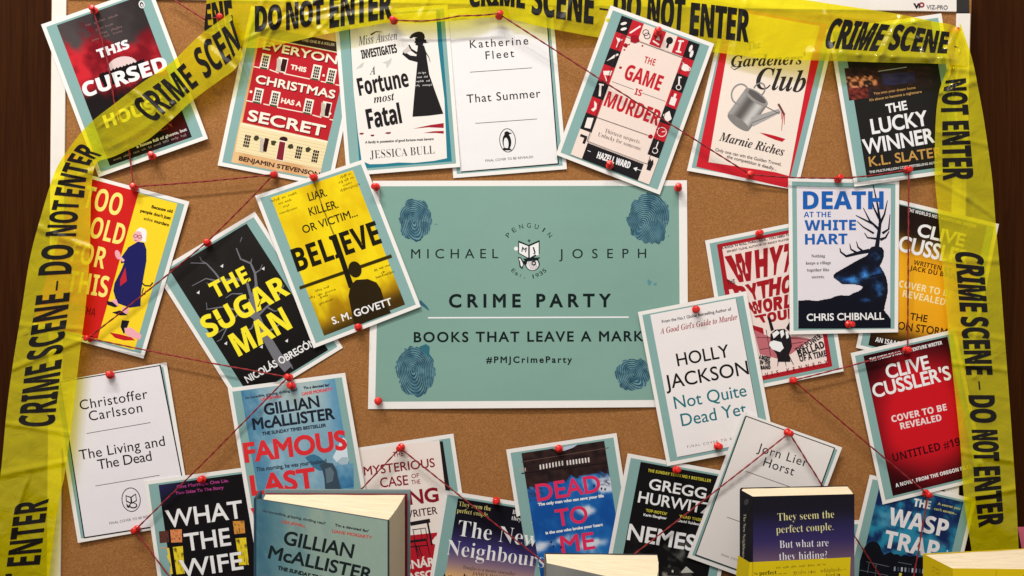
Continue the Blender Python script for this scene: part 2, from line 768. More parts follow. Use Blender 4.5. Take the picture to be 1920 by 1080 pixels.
def build_sheet(s, name, base_h, lifts=(0, 0, 0, 0), bow=0.0, belly=0.0, paper=(240, 229, 219), rise=0.0):
    """card lying on the board at base_h metres, corners lifted by lifts (tl tr br bl), bottom edge bowed"""
    cx, cy = s.loc(.5, .5)
    origin = W(cx, cy, 0)

    def h_at(u, v):
        u = min(1, max(0, u))
        v = min(1, max(0, v))
        a, b = 1 - u, 1 - v
        p = 3.0
        h = base_h + lifts[0] * (a * b) ** p + lifts[1] * (u * b) ** p + lifts[2] * (u * v) ** p + lifts[3] * (a * v) ** p
        h += rise * b ** 1.5 + bow * math.sin(math.pi * u) * v ** 3 + belly * math.sin(math.pi * v)
        return h
    V, F, cols = [], [], []
    nx, ny = 20, 28
    white = C(paper)
    th = 0.0003
    for side in (0, 1):
        for j in range(ny + 1):
            for i in range(nx + 1):
                u, v = i / nx, j / ny
                p = s.loc(u, v)
                h = h_at(*s.uv(p))
                w = W(p[0], p[1], h)
                if side:
                    w.y += th
                V.append(w - origin)
                cols.append(white)
    N = (nx + 1) * (ny + 1)
    for j in range(ny):
        for i in range(nx):
            k = j * (nx + 1) + i
            F.append([k, k + nx + 1, k + nx + 2, k + 1])
            F.append([N + k, N + k + 1, N + k + nx + 2, N + k + nx + 1])
    rim = [i for i in range(nx + 1)] + [j * (nx + 1) + nx for j in range(1, ny + 1)] + [ny * (nx + 1) + i for i in range(nx - 1, -1, -1)] + [j * (nx + 1) for j in range(ny - 1, 0, -1)]
    for i in range(len(rim)):
        a, b = rim[i], rim[(i + 1) % len(rim)]
        F.append([a, b, N + b, N + a])
    for pv, pf, pc, lay in s.ops:
        k = len(V)
        single = not isinstance(pc, list)
        if single:
            c1 = C(pc)
        for n, p in enumerate(pv):
            u, v = s.uv(p)
            V.append(W(p[0], p[1], h_at(u, v) + STEP * (lay + 1)) - origin)
            cols.append(c1 if single else C(pc[n]))
        F.extend([[k + i for i in f] for f in pf])
    me = mesh_from(name, V, F)
    at = me.attributes.new('print', 'FLOAT_COLOR', 'POINT')
    at.data.foreach_set('color', [x for c in cols for x in c])
    return link(name, me, [M_PRINT], loc=origin)


def ray_plane(px, py, p0, n):
    d = Vector(((px - 960) * S, D, (540 - py) * S))
    o = Vector((0, -D, 0))
    return o + d * ((p0 - o).dot(n) / d.dot(n))


def pix(p):
    f = (p.y + D) / D
    return (960 + p.x / S / f, 540 - p.z / S / f)


def build_cover(s, name, A, B, depth_z, parent, origin, thick=0.002, base=(30, 30, 30)):
    """upright board or cover from top corner A to top corner B, down to depth_z; the print of Sheet s lies on its front"""
    A, B = Vector(A), Vector(B)
    dn = Vector((0, 0, depth_z - A.z))
    n = (B - A).cross(dn).normalized()
    if n.y > 0:
        n = -n
    back = -n * thick
    V = [A, B, B + dn, A + dn, A + back, B + back, B + dn + back, A + dn + back]
    F = [[0, 3, 2, 1], [4, 5, 6, 7], [0, 1, 5, 4], [1, 2, 6, 5], [2, 3, 7, 6], [3, 0, 4, 7]]
    V = [v - origin for v in V]
    cols = [C(base)] * 8
    if s:
        for pv, pf, pc, lay in s.ops:
            k = len(V)
            single = not isinstance(pc, list)
            for m, p in enumerate(pv):
                V.append(ray_plane(p[0], p[1], A, n) + n * STEP * (lay + 1) - origin)
                cols.append(C(pc) if single else C(pc[m]))
            F.extend([[k + i for i in f] for f in pf])
    me = mesh_from(name, V, F)
    at = me.attributes.new('print', 'FLOAT_COLOR', 'POINT')
    at.data.foreach_set('color', [x for c in cols for x in c])
    return link(name, me, [M_COVER], parent)


# every character the script writes, in the fonts it is written in
CHARS = set()
for _f, _t in (('g', "ABCDEFGHIJKLMNOPQRSTUVWXYZabcdefghijklmnopqrstuvwxyz0123456789 .,'#?!-ÁÓø:…&"),
               ('s', "ABCDEFGHIJKLMNOPRSTUWYabcdefghijklmnopqrstuvwxyz .,'?"),
               ('i', "ABCDGHMORSTabcdefghiklmnoprstuvwxy .,'"),
               ('c', "AGHMCabcdeilnorstuw "),
               ('b', "ABCDEFGHIJKLMNOPQRSTUVWXYZ abcdefghijklmnopqrstuvwxyz-.,'#0123456789?")):
    for _c in _t:
        CHARS.add((_f, _c))
make_glyphs(CHARS)


# ------------------------------------------------------------------ the setting: wall and table
def box_mesh(name, x0, x1, y0, y1, z0, z1, o=Vector((0, 0, 0))):
    V = [(x, y, z) for x in (x0, x1) for y in (y0, y1) for z in (z0, z1)]
    V = [Vector(v) - o for v in V]
    F = [[0, 1, 3, 2], [4, 6, 7, 5], [0, 4, 5, 1], [2, 3, 7, 6], [0, 2, 6, 4], [1, 5, 7, 3]]
    return mesh_from(name, V, F)


wall = link('wall', box_mesh('wall', -2.2, 2.2, 0.021, 0.06, -1.2, 1.6), [M_WALL])
tag(wall, kind='structure')
TABLE_Z = -0.47
table = link('table_top', box_mesh('table_top', -1.3, 1.3, -0.56, 0.015, TABLE_Z - 0.03, TABLE_Z), [M_TABLE])
tag(table, kind='structure')

# ------------------------------------------------------------------ the cork board
FH = 0.0026
OUT = [(97, -48), (1822, -22), (1790, 1262), (86, 1240)]        # outer edge of the frame, photo pixels
INN = [(124, -4), (1794, 22), (1764, 1230), (112, 1210)]
board = empty('cork_board', W(960, 600, 0))
tag(board, 'large cork notice board in a white frame on the dark wooden wall', 'notice board')
bo = board.location


def prism(name, quad, h0, h1, mats, parent, o, bev=0.0):
    V = [W(p[0], p[1], h1) - o for p in quad]
    V += [Vector((v.x, -h0, v.z)) for v in V]
    V = [Vector((v.x, v.y if i < 4 else -h0 - o.y, v.z)) for i, v in enumerate(V)]
    F = [[3, 2, 1, 0], [4, 5, 6, 7], [0, 1, 5, 4], [1, 2, 6, 5], [2, 3, 7, 6], [3, 0, 4, 7]]
    me = mesh_from(name, V, F)
    bm = bmesh.new()
    bm.from_mesh(me)
    bmesh.ops.recalc_face_normals(bm, faces=bm.faces)
    if bev:
        bmesh.ops.bevel(bm, geom=[e for e in bm.edges], offset=bev, segments=2, affect='EDGES', profile=0.6)
    bm.to_mesh(me)
    bm.free()
    return link(name, me, mats, parent)


cq = [W(p[0], p[1], 0) for p in OUT]
cork = link('cork_panel', mesh_from('cork_panel', [v - bo for v in cq] + [v - bo + Vector((0, 0.018, 0)) for v in cq],
            [[3, 2, 1, 0], [4, 5, 6, 7], [0, 1, 5, 4], [1, 2, 6, 5], [2, 3, 7, 6], [3, 0, 4, 7]]), [M_CORK], board)
prism('frame_bar', [(97, -1), (124, -1), (112, 1206), (86, 1206)], 0.0002, FH, [M_FRAME], board, bo, 0.0009)
prism('frame_bar', [(1794, 25), (1820, 25), (1791, 1226), (1764, 1226)], 0.0002, FH, [M_FRAME], board, bo, 0.0009)
prism('frame_bar', [(124, -48), (1794, -22), (1794, 22), (124, -4)], 0.0002, FH, [M_FRAME], board, bo, 0.0009)
prism('frame_bar', [(112, 1210), (1764, 1230), (1764, 1262), (112, 1240)], 0.0002, FH, [M_FRAME], board, bo, 0.0009)
for q in ([(1795, -24), (1817, -20), (1818, 24), (1795, 24)], [(97, -50), (123, -50), (123, -2), (97, -2)],
          [(1765, 1227), (1791, 1227), (1791, 1264), (1765, 1264)], [(86, 1207), (111, 1207), (111, 1242), (86, 1242)]):
    prism('corner_cap', q, 0.0002, FH - 0.0003, [M_CAP], board, bo, 0.0009)
# maker's mark on the top rail
s = Sheet([(1700, 2), (1790, 2), (1790, 21), (1700, 21)])
s.T('V', 1713, 16, 1724, 16, 10, (30, 25, 28), w=1.0)
s.ring(1728, 9, 4.2, 3.6, 2.6, (150, 40, 55))
s.line([(1723, 15), (1725, 8)], 2.2, (60, 25, 35))
s.T('VIZ-PRO', 1737, 17, 1777, 18, 8, (120, 110, 112), w=0.2)
V, F, cols = [], [], []
for pv, pf, pc, lay in s.ops:
    k = len(V)
    V += [W(p[0], p[1], FH + 0.0003 + STEP * lay) - bo for p in pv]
    cols += [C(pc)] * len(pv)
    F += [[k + i for i in f] for f in pf]
me = mesh_from('printed_logo', V, F)
me.attributes.new('print', 'FLOAT_COLOR', 'POINT').data.foreach_set('color', [x for c in cols for x in c])
link('printed_logo', me, [M_PRINT], board)

# ------------------------------------------------------------------ the pinned cards
TEAL = (136, 168, 160)
K0 = (28, 25, 24)
WH = (240, 232, 226)
GROUP = 'book cover cards pinned to the cork board'


def card(quad, m=(0.125, 0.036, 0.875, 0.958), teal=TEAL):
    """white card, teal mount; m = where the printed cover lies on it"""
    s = Sheet(quad)
    s.uvrect(0.034, 0.024, 0.966, 0.976, teal)
    s.m = m
    return s


def cover(s, fn, nx=30, ny=42):
    if callable(fn):
        s.grid(*s.m, fn, nx, ny)
    else:
        s.grid(*s.m, lambda u, v: fn, 6, 8)


def place(s, level, label, lifts=(0, 0, 0, 0), bow=0.0, belly=0.0, rise=0.0, paper=(240, 229, 219)):
    o = build_sheet(s, 'cover_card', 0.0012 + level * 0.0013, [l * MM for l in lifts], bow * MM, belly * MM, paper, rise * MM)
    tag(o, label, 'card', GROUP)
    return o


# --- black and red cover with a moon, top left
s = card([(77, 46), (282, -26), (390, 260), (185, 332)])


def f_cursed(u, v):
    n = fbm(u * 3.2, v * 4.5, 1.3)
    top = mixc((78, 68, 66), (50, 42, 42), u + .3 * n)
    red = mixc((206, 40, 48), (120, 18, 28), .45 + 1.2 * n)
    low = mixc((30, 24, 24), (70, 18, 22), sstep(.1, .6, fbm(u * 4, v * 5, 7)))
    c = mixc(top, red, sstep(.15, .27, v - .20 * (u - .5) + .12 * n))
    return mixc(c, low, sstep(.47, .54, v + .05 * n))


cover(s, f_cursed, 40, 56)
s.z(0, 0, 3)
s.ell(690, 372, 84, 54, (226, 196, 190), rot=-10)
s.pxgrid([(560, 420), (800, 340), (815, 420), (585, 480)], lambda u, v: (24, 18, 20), 2, 2)
pts = [(556, 432)]
for i in range(40):
    x = 560 + i * 6.4
    pts.append((x, 420 - (x - 560) * .33 - 12 * abs(nz(i * .9, 3.3)) - (7 if i % 3 == 0 else 0)))
pts += [(816, 420), (590, 490)]
s.poly(pts, (26, 18, 20))
s.scrib(485, 148, 668, 88, 15, (128, 96, 92), 3, 1)
s.scrib(540, 172, 640, 138, 15, (128, 96, 92), 2, 2)
s.scrib(560, 196, 690, 152, 15, (128, 96, 92), 2, 3)
s.scrib(520, 232, 690, 178, 15, (128, 96, 92), 3, 4)
s.T('THIS', 556, 330, 732, 270, 52, WH, 'b', w=2)
s.T('CURSED', 478, 550, 950, 392, 84, WH, 'b', w=3)
s.T('HOUSE', 598, 722, 930, 606, 74, WH, 'b', w=2)
s.T('ARDEEN', 740, 795, 975, 712, 40, (150, 60, 52), 's')
s.T('a house full of ghosts, but', 770, 834, 1052, 734, 17, (215, 205, 200), w=1)
s.scrib(640, 905, 1050, 760, 15, (150, 130, 126), 9, 6)
s.scrib(720, 905, 900, 842, 13, (120, 100, 96), 4, 7)
s.ell(797, 25, 17, 22, (225, 218, 210), rot=-15)
s.ell(797, 26, 10, 15, (40, 36, 36), rot=-15)
s.ell(798, 29, 5, 9, (225, 218, 210), rot=-15)
place(s, 2.2, 'black and red cover card with a pale moon in the top left corner', (1, 2, 3, 0), 1.0)

# --- red town house cover
s = card([(471, 11), (684, 52), (621, 351), (408, 310)], (0.11, 0.03, 0.885, 0.965))


def f_tan(u, v):
    n = fbm(u * 5, v * 1.5, 2)
    return mixc(mixc((212, 158, 104), (232, 188, 134), .5 + n), (232, 196, 150), sstep(.7, 1, u))


cover(s, f_tan, 16, 20)
s.z(420, 60, 3.857)
RED = (186, 34, 42)
CRM = (244, 228, 205)
s.poly([(258, 40), (900, 168), (750, 787), (133, 652)], RED)
s.poly([(275, -40), (915, 92), (897, 160), (258, 34)], (60, 40, 40))
s.line([(258, 36), (897, 163)], 7, CRM)
s.T('THIS ONE IS A KILLER', 560, 66, 800, 103, 20, (200, 180, 170), w=.8)
for dx, dy, c in ((5, 8, (90, 14, 20)), (0, 0, CRM)):
    s.T('EVERYONE', 278 + dx, 124 + dy, 882 + dx, 248 + dy, 62, c, w=2.4)
    s.T('CHRISTMAS', 225 + dx, 368 + dy, 798 + dx, 484 + dy, 62, c, w=2.4)
    s.T('SECRET', 166 + dx, 640 + dy, 722 + dx, 757 + dy, 82, c, w=3.6)
s.T('THIS', 478, 268, 592, 292, 36, CRM, w=2)
s.T('HAS A', 410, 512, 556, 542, 38, CRM, w=2)
for ln in ([(215, 250), (262, 260)], [(330, 272), (395, 297)], [(430, 300), (620, 340)], [(700, 356), (740, 365)], [(806, 380), (840, 387)],
           [(160, 495), (205, 505)], [(285, 520), (330, 530)], [(385, 545), (565, 580)], [(640, 600), (704, 618)], [(764, 632), (790, 637)]):
    s.line(ln, 7, CRM)


def town_window(cx, cy, w, h, frame=True, openr=False):
    a = (math.cos(math.radians(12)), math.sin(math.radians(12)))
    b = (-a[1], a[0])

    def q(x0, y0, x1, y1):
        return [(cx + x * a[0] + y * b[0], cy + x * a[1] + y * b[1]) for x, y in ((x0, y0), (x1, y0), (x1, y1), (x0, y1))]
    if frame:
        s.poly(q(-w / 2, -h / 2, w / 2, h / 2), CRM)
    if openr:
        s.poly(q(-w * .1, -h * .42, w * .42, h * .42), (52, 20, 24))
        s.poly([(cx - w * .5, cy - h * .46), (cx - w * .1, cy - h * .36), (cx - w * .16, cy + h * .5), (cx - w * .58, cy + h * .42)], (196, 180, 160))
        return
    for i in range(3):
        for j in range(4):
            x0 = -w * .32 + i * w * .225
            y0 = -h * .38 + j * h * .195
            s.poly(q(x0, y0, x0 + w * .18, y0 + h * .16), (44, 26, 28))
    if frame:
        s.poly(q(-w * .42, h * .42, w * .42, h * .54), (72, 80, 52))


for c in ((298, 212), (668, 292), (776, 318), (247, 460), (368, 482), (610, 538)):
    town_window(*c, 64, 108)
town_window(420, 238, 72, 108, openr=True)
town_window(738, 560, 66, 112, openr=True)
s.ell(720, 314, 9, 9, CRM)
s.ell(195, 432, 10, 10, CRM)
s.ell(767, 590, 9, 9, CRM)
s.poly([(120, 655), (752, 790), (702, 992), (80, 864)], (238, 214, 164))
s.line([(124, 664), (750, 797)], 11, (246, 230, 200))
for i in range(1, 9):
    s.line([(122 - i * 5, 668 + i * 23), (748 - i * 5.5, 802 + i * 23)], 2, (214, 184, 132))
for c in ((166, 790), (540, 872), (660, 900)):
    town_window(*c, 66, 118, frame=False)
town_window(292, 815, 60, 118, frame=False, openr=True)
s.ell(430, 776, 30, 20, (60, 24, 26))
s.poly([(398, 780), (452, 792), (432, 938), (372, 924)], CRM)
s.poly([(402, 790), (444, 799), (426, 930), (378, 919)], (132, 36, 44))
for c in ((235, 768), (357, 801), (481, 828), (607, 851)):
    s.ell(*c, 19, 19, (66, 62, 36), jit=.4, seed=c[0])
s.T('BENJAMIN STEVENSON', 105, 928, 690, 1047, 33, (64, 36, 30), w=2)
place(s, 0, 'red town house cover card with open windows and cream lettering', (0, 0, 0, 1.5), .6)

# --- white page in a teal mount (plain type) behind the next
s = card([(823, 30), (1036, 12), (1063, 317), (850, 334)], (0.0, 0.0, 0.001, 0.001))
s.z(840, 0, 2.918)
s.poly([(-12, 55), (538, 20), (607, 900), (72, 944)], (40, 34, 34))
s.poly([(-16, 52), (532, 17), (600, 893), (68, 938)], (238, 228, 222))
s.T('Katherine', 121, 264, 440, 243, 44, K0, w=.3, asp=1.0)
s.T('Fleet', 207, 325, 363, 312, 44, K0, w=.3, asp=1.0)
s.line([(120, 395), (460, 371)], 3.2, (60, 54, 54))
s.T('That Summer', 104, 564, 507, 532, 46, K0, w=.3, asp=1.0)
s.line([(150, 675), (487, 651)], 3.2, (60, 54, 54))
s.ring(326, 768, 43, 64, 4, K0, rot=-4)
s.ell(322, 775, 24, 44, K0, rot=-4)
s.ell(318, 785, 13, 32, (238, 228, 222), rot=-4)
s.ell(322, 731, 14, 13, K0)
s.poly([(330, 724), (352, 728), (330, 736)], K0)
s.poly([(303, 808), (340, 812), (350, 822), (300, 822)], K0)
s.T('FINAL COVER TO BE REVEALED', 205, 886, 467, 864, 13, (90, 84, 84), w=.2, asp=1.0)
place(s, 0, 'plain white title card with a small oval penguin emblem', (0, 0, 1.2, 0), .4)

# --- cream cover with the lady's silhouette
s = card([(626, 25), (839, 8), (863, 313), (650, 330)], (0.12, 0.03, 0.93, 0.962))
cover(s, (40, 118, 132))
s.z(400, 0, 3)
CR2 = (238, 226, 214)
s.poly([(766, 100), (1252, 60), (1264, 250), (1300, 560), (1314, 890), (1240, 905), (1130, 916), (1040, 914), (960, 922), (880, 924), (834, 906), (812, 740), (790, 520), (776, 300)], CR2)
DK = (34, 30, 30)
s.T('Miss Austen', 818, 256, 1036, 222, 50, (112, 106, 104), 'i', sk=.05)
s.line([(885, 196), (915, 178), (948, 180)], 10, (96, 52, 52), 3)
s.T('INVESTIGATES', 836, 332, 1036, 296, 50, DK, 'b', w=1.2)
s.T('A', 880, 420, 912, 418, 46, DK, 'i')
s.T('Fortune', 822, 540, 1104, 486, 100, DK, 'b', w=1.6)
s.T('most', 904, 580, 1022, 562, 46, DK, 'i')
s.T('Fatal', 872, 726, 1064, 692, 112, DK, 'b', w=2.4)
s.poly([(1150, 262), (1185, 255), (1196, 290), (1201, 330), (1215, 420), (1250, 520), (1294, 640), (1210, 651), (1120, 657), (1128, 560), (1140, 430), (1148, 350), (1100, 337), (1062, 305), (1070, 290), (1110, 312), (1142, 316)], DK)
s.line([(1145, 300), (1112, 278), (1100, 252)], 14, DK, 8)
s.poly([(1134, 214), (1180, 208), (1186, 232), (1180, 250), (1176, 262), (1152, 264), (1148, 256), (1136, 252), (1138, 242), (1130, 240), (1136, 228)], DK)
s.poly([(1102, 212), (1116, 192), (1134, 182), (1154, 177), (1174, 180), (1186, 192), (1190, 210), (1184, 228), (1172, 218), (1150, 212), (1128, 208), (1112, 216)], DK)
s.ell(1190, 232, 9, 11, DK)
s.line([(1182, 215), (1198, 240), (1210, 238)], 5, DK, 2)
s.line([(1192, 290), (1212, 322), (1220, 350)], 6, DK, 2)
s.poly([(1062, 288), (1095, 262), (1112, 280), (1080, 302)], (205, 190, 182))
for i in range(4):
    s.scrib(1152 - i * 5, 416 + i * 23, 1198 + i * 11, 412 + i * 23, 13, (214, 206, 200), 2, 40 + i)
s.poly([(1122, 724), (1220, 703), (1296, 692), (1296, 720), (1210, 716)], (160, 30, 44))
s.poly([(1180, 748), (1240, 738), (1296, 736), (1296, 752), (1250, 748)], (160, 30, 44))
for a in ((835, 752, 14), (896, 762, 12), (985, 748, 18)):
    s.ell(a[0], a[1], a[2], 5, (130, 30, 36), rot=-5, jit=.4)
s.poly([(800, 390), (830, 360), (850, 350), (838, 378)], (200, 192, 184))
s.poly([(948, 352), (985, 340), (1004, 322), (1000, 350), (976, 386), (970, 358)], (204, 196, 188))
s.T('A family in possession of good fortune must beware', 854, 808, 1240, 788, 15, (60, 50, 48), w=.7)
s.T('JESSICA BULL', 882, 893, 1246, 863, 45, (66, 58, 56), 's', w=-.7)
place(s, 1, 'cream torn paper cover card with the black silhouette of a lady in a bonnet', (0, 0, 1.5, 0), .8)

# --- board game cover
s = card([(1145, 10), (1339, 82), (1237, 365), (1042, 290)], (0.125, 0.035, 0.88, 0.965))
cover(s, (240, 214, 198))
GR, GB, GC = (196, 36, 46), (34, 30, 32), (240, 214, 198)
u0, v0, u1, v1 = s.m
order_top = 'krcrcrk'
order_l = 'rkrkrkc'
order_r = 'rkrkrkc'


def gtile(i, j, kind):
    a0, a1 = u0 + (u1 - u0) * i / 7, u0 + (u1 - u0) * (i + 1) / 7
    b0, b1 = v0 + (v1 - v0) * j / 8.6, v0 + (v1 - v0) * (j + 1) / 8.6
    s.poly([s.loc(a0, b0), s.loc(a1, b0), s.loc(a1, b1), s.loc(a0, b1)], {'k': GB, 'r': GR, 'c': GC}[kind])
    return lambda x, y: s.loc(a0 + (a1 - a0) * x, b0 + (b1 - b0) * y)


icons = {}
for i in range(7):
    icons[(i, 0)] = (gtile(i, 0, order_top[i]), order_top[i])
for j in range(7):
    b = j + 1 if j < 6 else 7.6
    icons[(0, j + 1)] = (gtile(0, j + 1 if j < 6 else 7.0, order_l[j]), order_l[j])
    icons[(6, j + 1)] = (gtile(6, j + 1 if j < 6 else 7.0, order_r[j]), order_r[j])
b0 = v0 + (v1 - v0) * 7.62 / 8.6
s.poly([s.loc(u0 + (u1 - u0) / 7, b0), s.loc(u1 - (u1 - u0) / 7, b0), s.loc(u1 - (u1 - u0) / 7, v1), s.loc(u0 + (u1 - u0) / 7, v1)], GB)
s.poly([s.loc(u0, b0 + .004), s.loc(u0 + (u1 - u0) / 7, b0 + .004), s.loc(u0 + (u1 - u0) / 7, v1), s.loc(u0, v1)], GC)
s.poly([s.loc(u1 - (u1 - u0) / 7, b0 + .004), s.loc(u1, b0 + .004), s.loc(u1, v1), s.loc(u1 - (u1 - u0) / 7, v1)], GC)


def ico(key, shape):
    f, kind = icons[key]
    col = (244, 226, 214) if kind != 'c' else (40, 32, 34)
    for sh in shape:
        if sh[0] == 'l':
            s.line([f(*p) for p in sh[2]], sh[1], col)
        elif sh[0] == 'e':
            p = f(sh[1], sh[2])
            s.ell(p[0], p[1], sh[3], sh[4], col, rot=sh[5] + 20)
        elif sh[0] == 'r':
            p = f(sh[1], sh[2])
            s.ring(p[0], p[1], sh[3], sh[3], 1.4, col)
        elif sh[0] == 'p':
            s.poly([f(*p) for p in sh[1]], col)


s.z(0, 0, 1)
ico((0, 0), [('e', .4, .4, 6, 2.6, -35), ('e', .55, .7, 6, 2.6, -35)])
ico((1, 0), [('l', 3, [(.15, .8), (.8, .2)])])
ico((2, 0), [('r', .4, .45, 5.5), ('r', .6, .6, 5.5)])
ico((3, 0), [('l', 3, [(.2, .75), (.8, .85)]), ('p', [(.5, .3), (.75, .6), (.4, .62)])])
ico((4, 0), [('e', .5, .4, 6.5, 7, 0), ('l', 4, [(.5, .6), (.5, .85)])])
ico((5, 0), [('l', 3.4, [(.4, .15), (.5, .85)]), ('l', 3, [(.2, .25), (.65, .15)]), ('l', 3, [(.3, .85), (.75, .8)])])
ico((6, 0), [('e', .4, .4, 3, 7, 0), ('e', .62, .68, 3, 7, 0)])
ico((0, 1), [('p', [(.2, .3), (.8, .3), (.5, .55)]), ('l', 1.5, [(.5, .5), (.5, .85)])])
ico((0, 2), [('p', [(.12, .8), (.55, .3), (.66, .45)]), ('l', 3.5, [(.55, .4), (.85, .18)])])
ico((0, 3), [('p', [(.15, .4), (.85, .2), (.85, .5), (.3, .6)]), ('l', 2, [(.4, .6), (.75, .9)])])
ico((0, 4), [('l', 4, [(.35, .2), (.6, .85)]), ('l', 3, [(.2, .2), (.6, .15)])])
ico((0, 5), [('p', [(.3, .2), (.6, .3), (.7, .6), (.55, .8), (.3, .75), (.5, .55)])])
ico((0, 6), [('p', [(.25, .25), (.75, .15), (.8, .8), (.3, .85)])])
ico((0, 7), [('l', 5, [(.2, .35), (.8, .35)]), ('l', 5, [(.7, .35), (.7, .75)])])
ico((6, 1), [('e', .5, .55, 8, 6.5, 0), ('l', 2.5, [(.15, .3), (.45, .5)]), ('r', .8, .55, 3.5)])
ico((6, 2), [('l', 3, [(.3, .15), (.5, .6)]), ('r', .55, .75, 4.5), ('l', 2.5, [(.3, .2), (.5, .15)])])
ico((6, 3), [('p', [(.25, .4), (.75, .4), (.75, .85), (.25, .85)]), ('p', [(.4, .15), (.6, .15), (.6, .4), (.4, .4)])])
ico((6, 4), [('p', [(.1, .55), (.5, .2), (.9, .6), (.6, .9)])])
ico((6, 5), [('r', .5, .5, 8.5), ('l', 1.5, [(.5, .5), (.75, .4)])])
ico((6, 6), [('r', .5, .65, 5), ('l', 2, [(.5, .1), (.5, .5)])])
ico((6, 7), [('p', [(.3, .4), (.35, .15), (.5, .3), (.6, .15), (.75, .4), (.7, .85), (.35, .85)])])
s.z(1120, 20, 3.273)
for q in ([(152, 150), (534, 292)], [(534, 292), (307, 942)], [(307, 942), (-62, 800)], [(-62, 800), (152, 150)]):
    s.line(q, 3, (70, 50, 50))
s.T('THE', 283, 319, 350, 339, 42, GR, 'b')
s.T('GAME', 158, 416, 380, 494, 96, GR, 'b', w=1.4)
s.T('IS', 226, 514, 268, 526, 40, GR, 'b', w=.6)
s.line([(90, 435), (222, 484)], 3, (90, 60, 60))
s.line([(276, 506), (418, 557)], 3, (90, 60, 60))
s.T('MURDER', 36, 582, 368, 708, 96, GR, 'b', w=1.4)
s.line([(-4, 654), (310, 764)], 3, (90, 60, 60))
for d in ((229, 175, 28), (173, 213, 14), (195, 207, 5), (166, 240, 6), (277, 216, 6), (142, 350, 9), (326, 773, 15), (366, 728, 6)):
    s.ell(d[0], d[1], d[2], d[2] * .9, (160, 26, 36), jit=.3, seed=d[0])
s.T('Thirteen suspects.', 44, 746, 262, 818, 24, (70, 48, 46), 's', w=-.4)
s.T('Unlucky for someone.', 2, 768, 268, 860, 24, (70, 48, 46), 's', w=-.4)
s.T('HAZELL WARD', -6, 904, 196, 970, 42, WH, 'b', w=1)
s.line([(-60, 858), (-40, 866)], 3, WH)
s.line([(235, 970), (300, 992)], 3, WH)
s.poly([(220, 966), (246, 960), (238, 986)], WH)
place(s, 2, 'tilted cover card framed by a ring of red, black and cream game squares', (0, 0, 0, 2), .5, 0, 6.5)

# --- watering can cover
s = card([(1358, 20), (1567, 58), (1495, 357), (1288, 320)], (0.1, 0.03, 0.9, 0.97))
s.z(1280, 0, 3)
RB = (204, 36, 46)
s.poly([(262, 40), (816, 140), (590, 1057), (76, 938)], RB)
s.poly([(290, 62), (772, 146), (722, 330), (598, 990), (520, 968), (145, 912)], (242, 220, 202))
s.T('The', 372, 284, 442, 268, 44, (60, 52, 50), 'i')
s.T("Gardeners'", 272, 378, 690, 360, 64, (58, 50, 48), 'i', w=.6, sk=.05)
s.line([(330, 372), (290, 392), (270, 378), (300, 362)], 6, (58, 50, 48), 3)
s.T('Club', 408, 498, 686, 520, 120, (52, 46, 44), 'i', w=.6, sk=.05)


def f_can(u, v):
    t = 0.5 + 0.5 * math.sin(u * 9 + 1.2)
    return mixc((96, 88, 84), (212, 204, 196), t * (0.55 + .45 * u))


s.pxgrid([(352, 500), (478, 590), (372, 735), (252, 640)], f_can, 20, 6)
s.ell(313, 690, 74, 24, (134, 126, 120), rot=37)
s.ell(414, 546, 78, 30, (150, 142, 136), rot=36)
s.ell(416, 542, 62, 18, (98, 90, 86), rot=36)
s.ring(322, 528, 46, 56, 9, (150, 142, 138), rot=20, a0=60, a1=330)
s.ring(430, 505, 30, 40, 8, (140, 132, 128), rot=30, a0=170, a1=400)
s.poly([(385, 660), (540, 612), (552, 632), (395, 712)], (168, 160, 154))
s.line([(392, 690), (548, 628)], 4, (110, 102, 98))
s.line([(470, 600), (545, 640)], 5, (120, 112, 108))
s.line([(538, 584), (572, 645)], 12, (112, 60, 60))
for q in ([(566, 640), (560, 690), (556, 735)], [(572, 645), (572, 700)], [(558, 630), (556, 670)]):
    s.line(q, 5, (186, 34, 44), 2)
s.poly([(432, 746), (470, 752), (520, 764), (578, 782), (560, 798), (520, 786), (480, 770)], (190, 30, 42))
s.T('Marnie Riches', 203, 790, 566, 878, 50, (60, 50, 48), 'i', w=.4)
s.T('Only one can win the Golden Trowel,', 182, 850, 554, 934, 19, (90, 74, 70), w=.5)
s.T('the competition is deadly...', 246, 888, 526, 960, 19, (90, 74, 70), w=.5)
place(s, 0, 'cream cover card in a red border with a grey watering can dripping blood', (0, 0, .4, 2.5), .4)

# --- dark cover, top right
s = card([(1553, 55), (1765, 25), (1814, 320), (1602, 350)], (0.12, 0.035, 0.9, 0.955))
cover(s, (36, 33, 30))
s.z(1500, 0, 4.5)


def f_room(u, v):
    n = fbm(u * 7, v * 5, 5)
    base = mixc((44, 34, 34), (70, 40, 34), sstep(0, .6, n + .3 - u * .5))
    if u < .36 and .25 < v < .62:
        return mixc(base, (226, 140, 98), sstep(-.1, .25, nz(u * 26, v * 9, 2)))
    if .42 < u < .8 and .2 < v < .7:
        return mixc((58, 52, 88), (44, 40, 66), v + n)
    if u < .24 and v > .55:
        return mixc((150, 62, 48), (52, 22, 22), .5 + nz(u * 22, v * 10, 8))
    return base


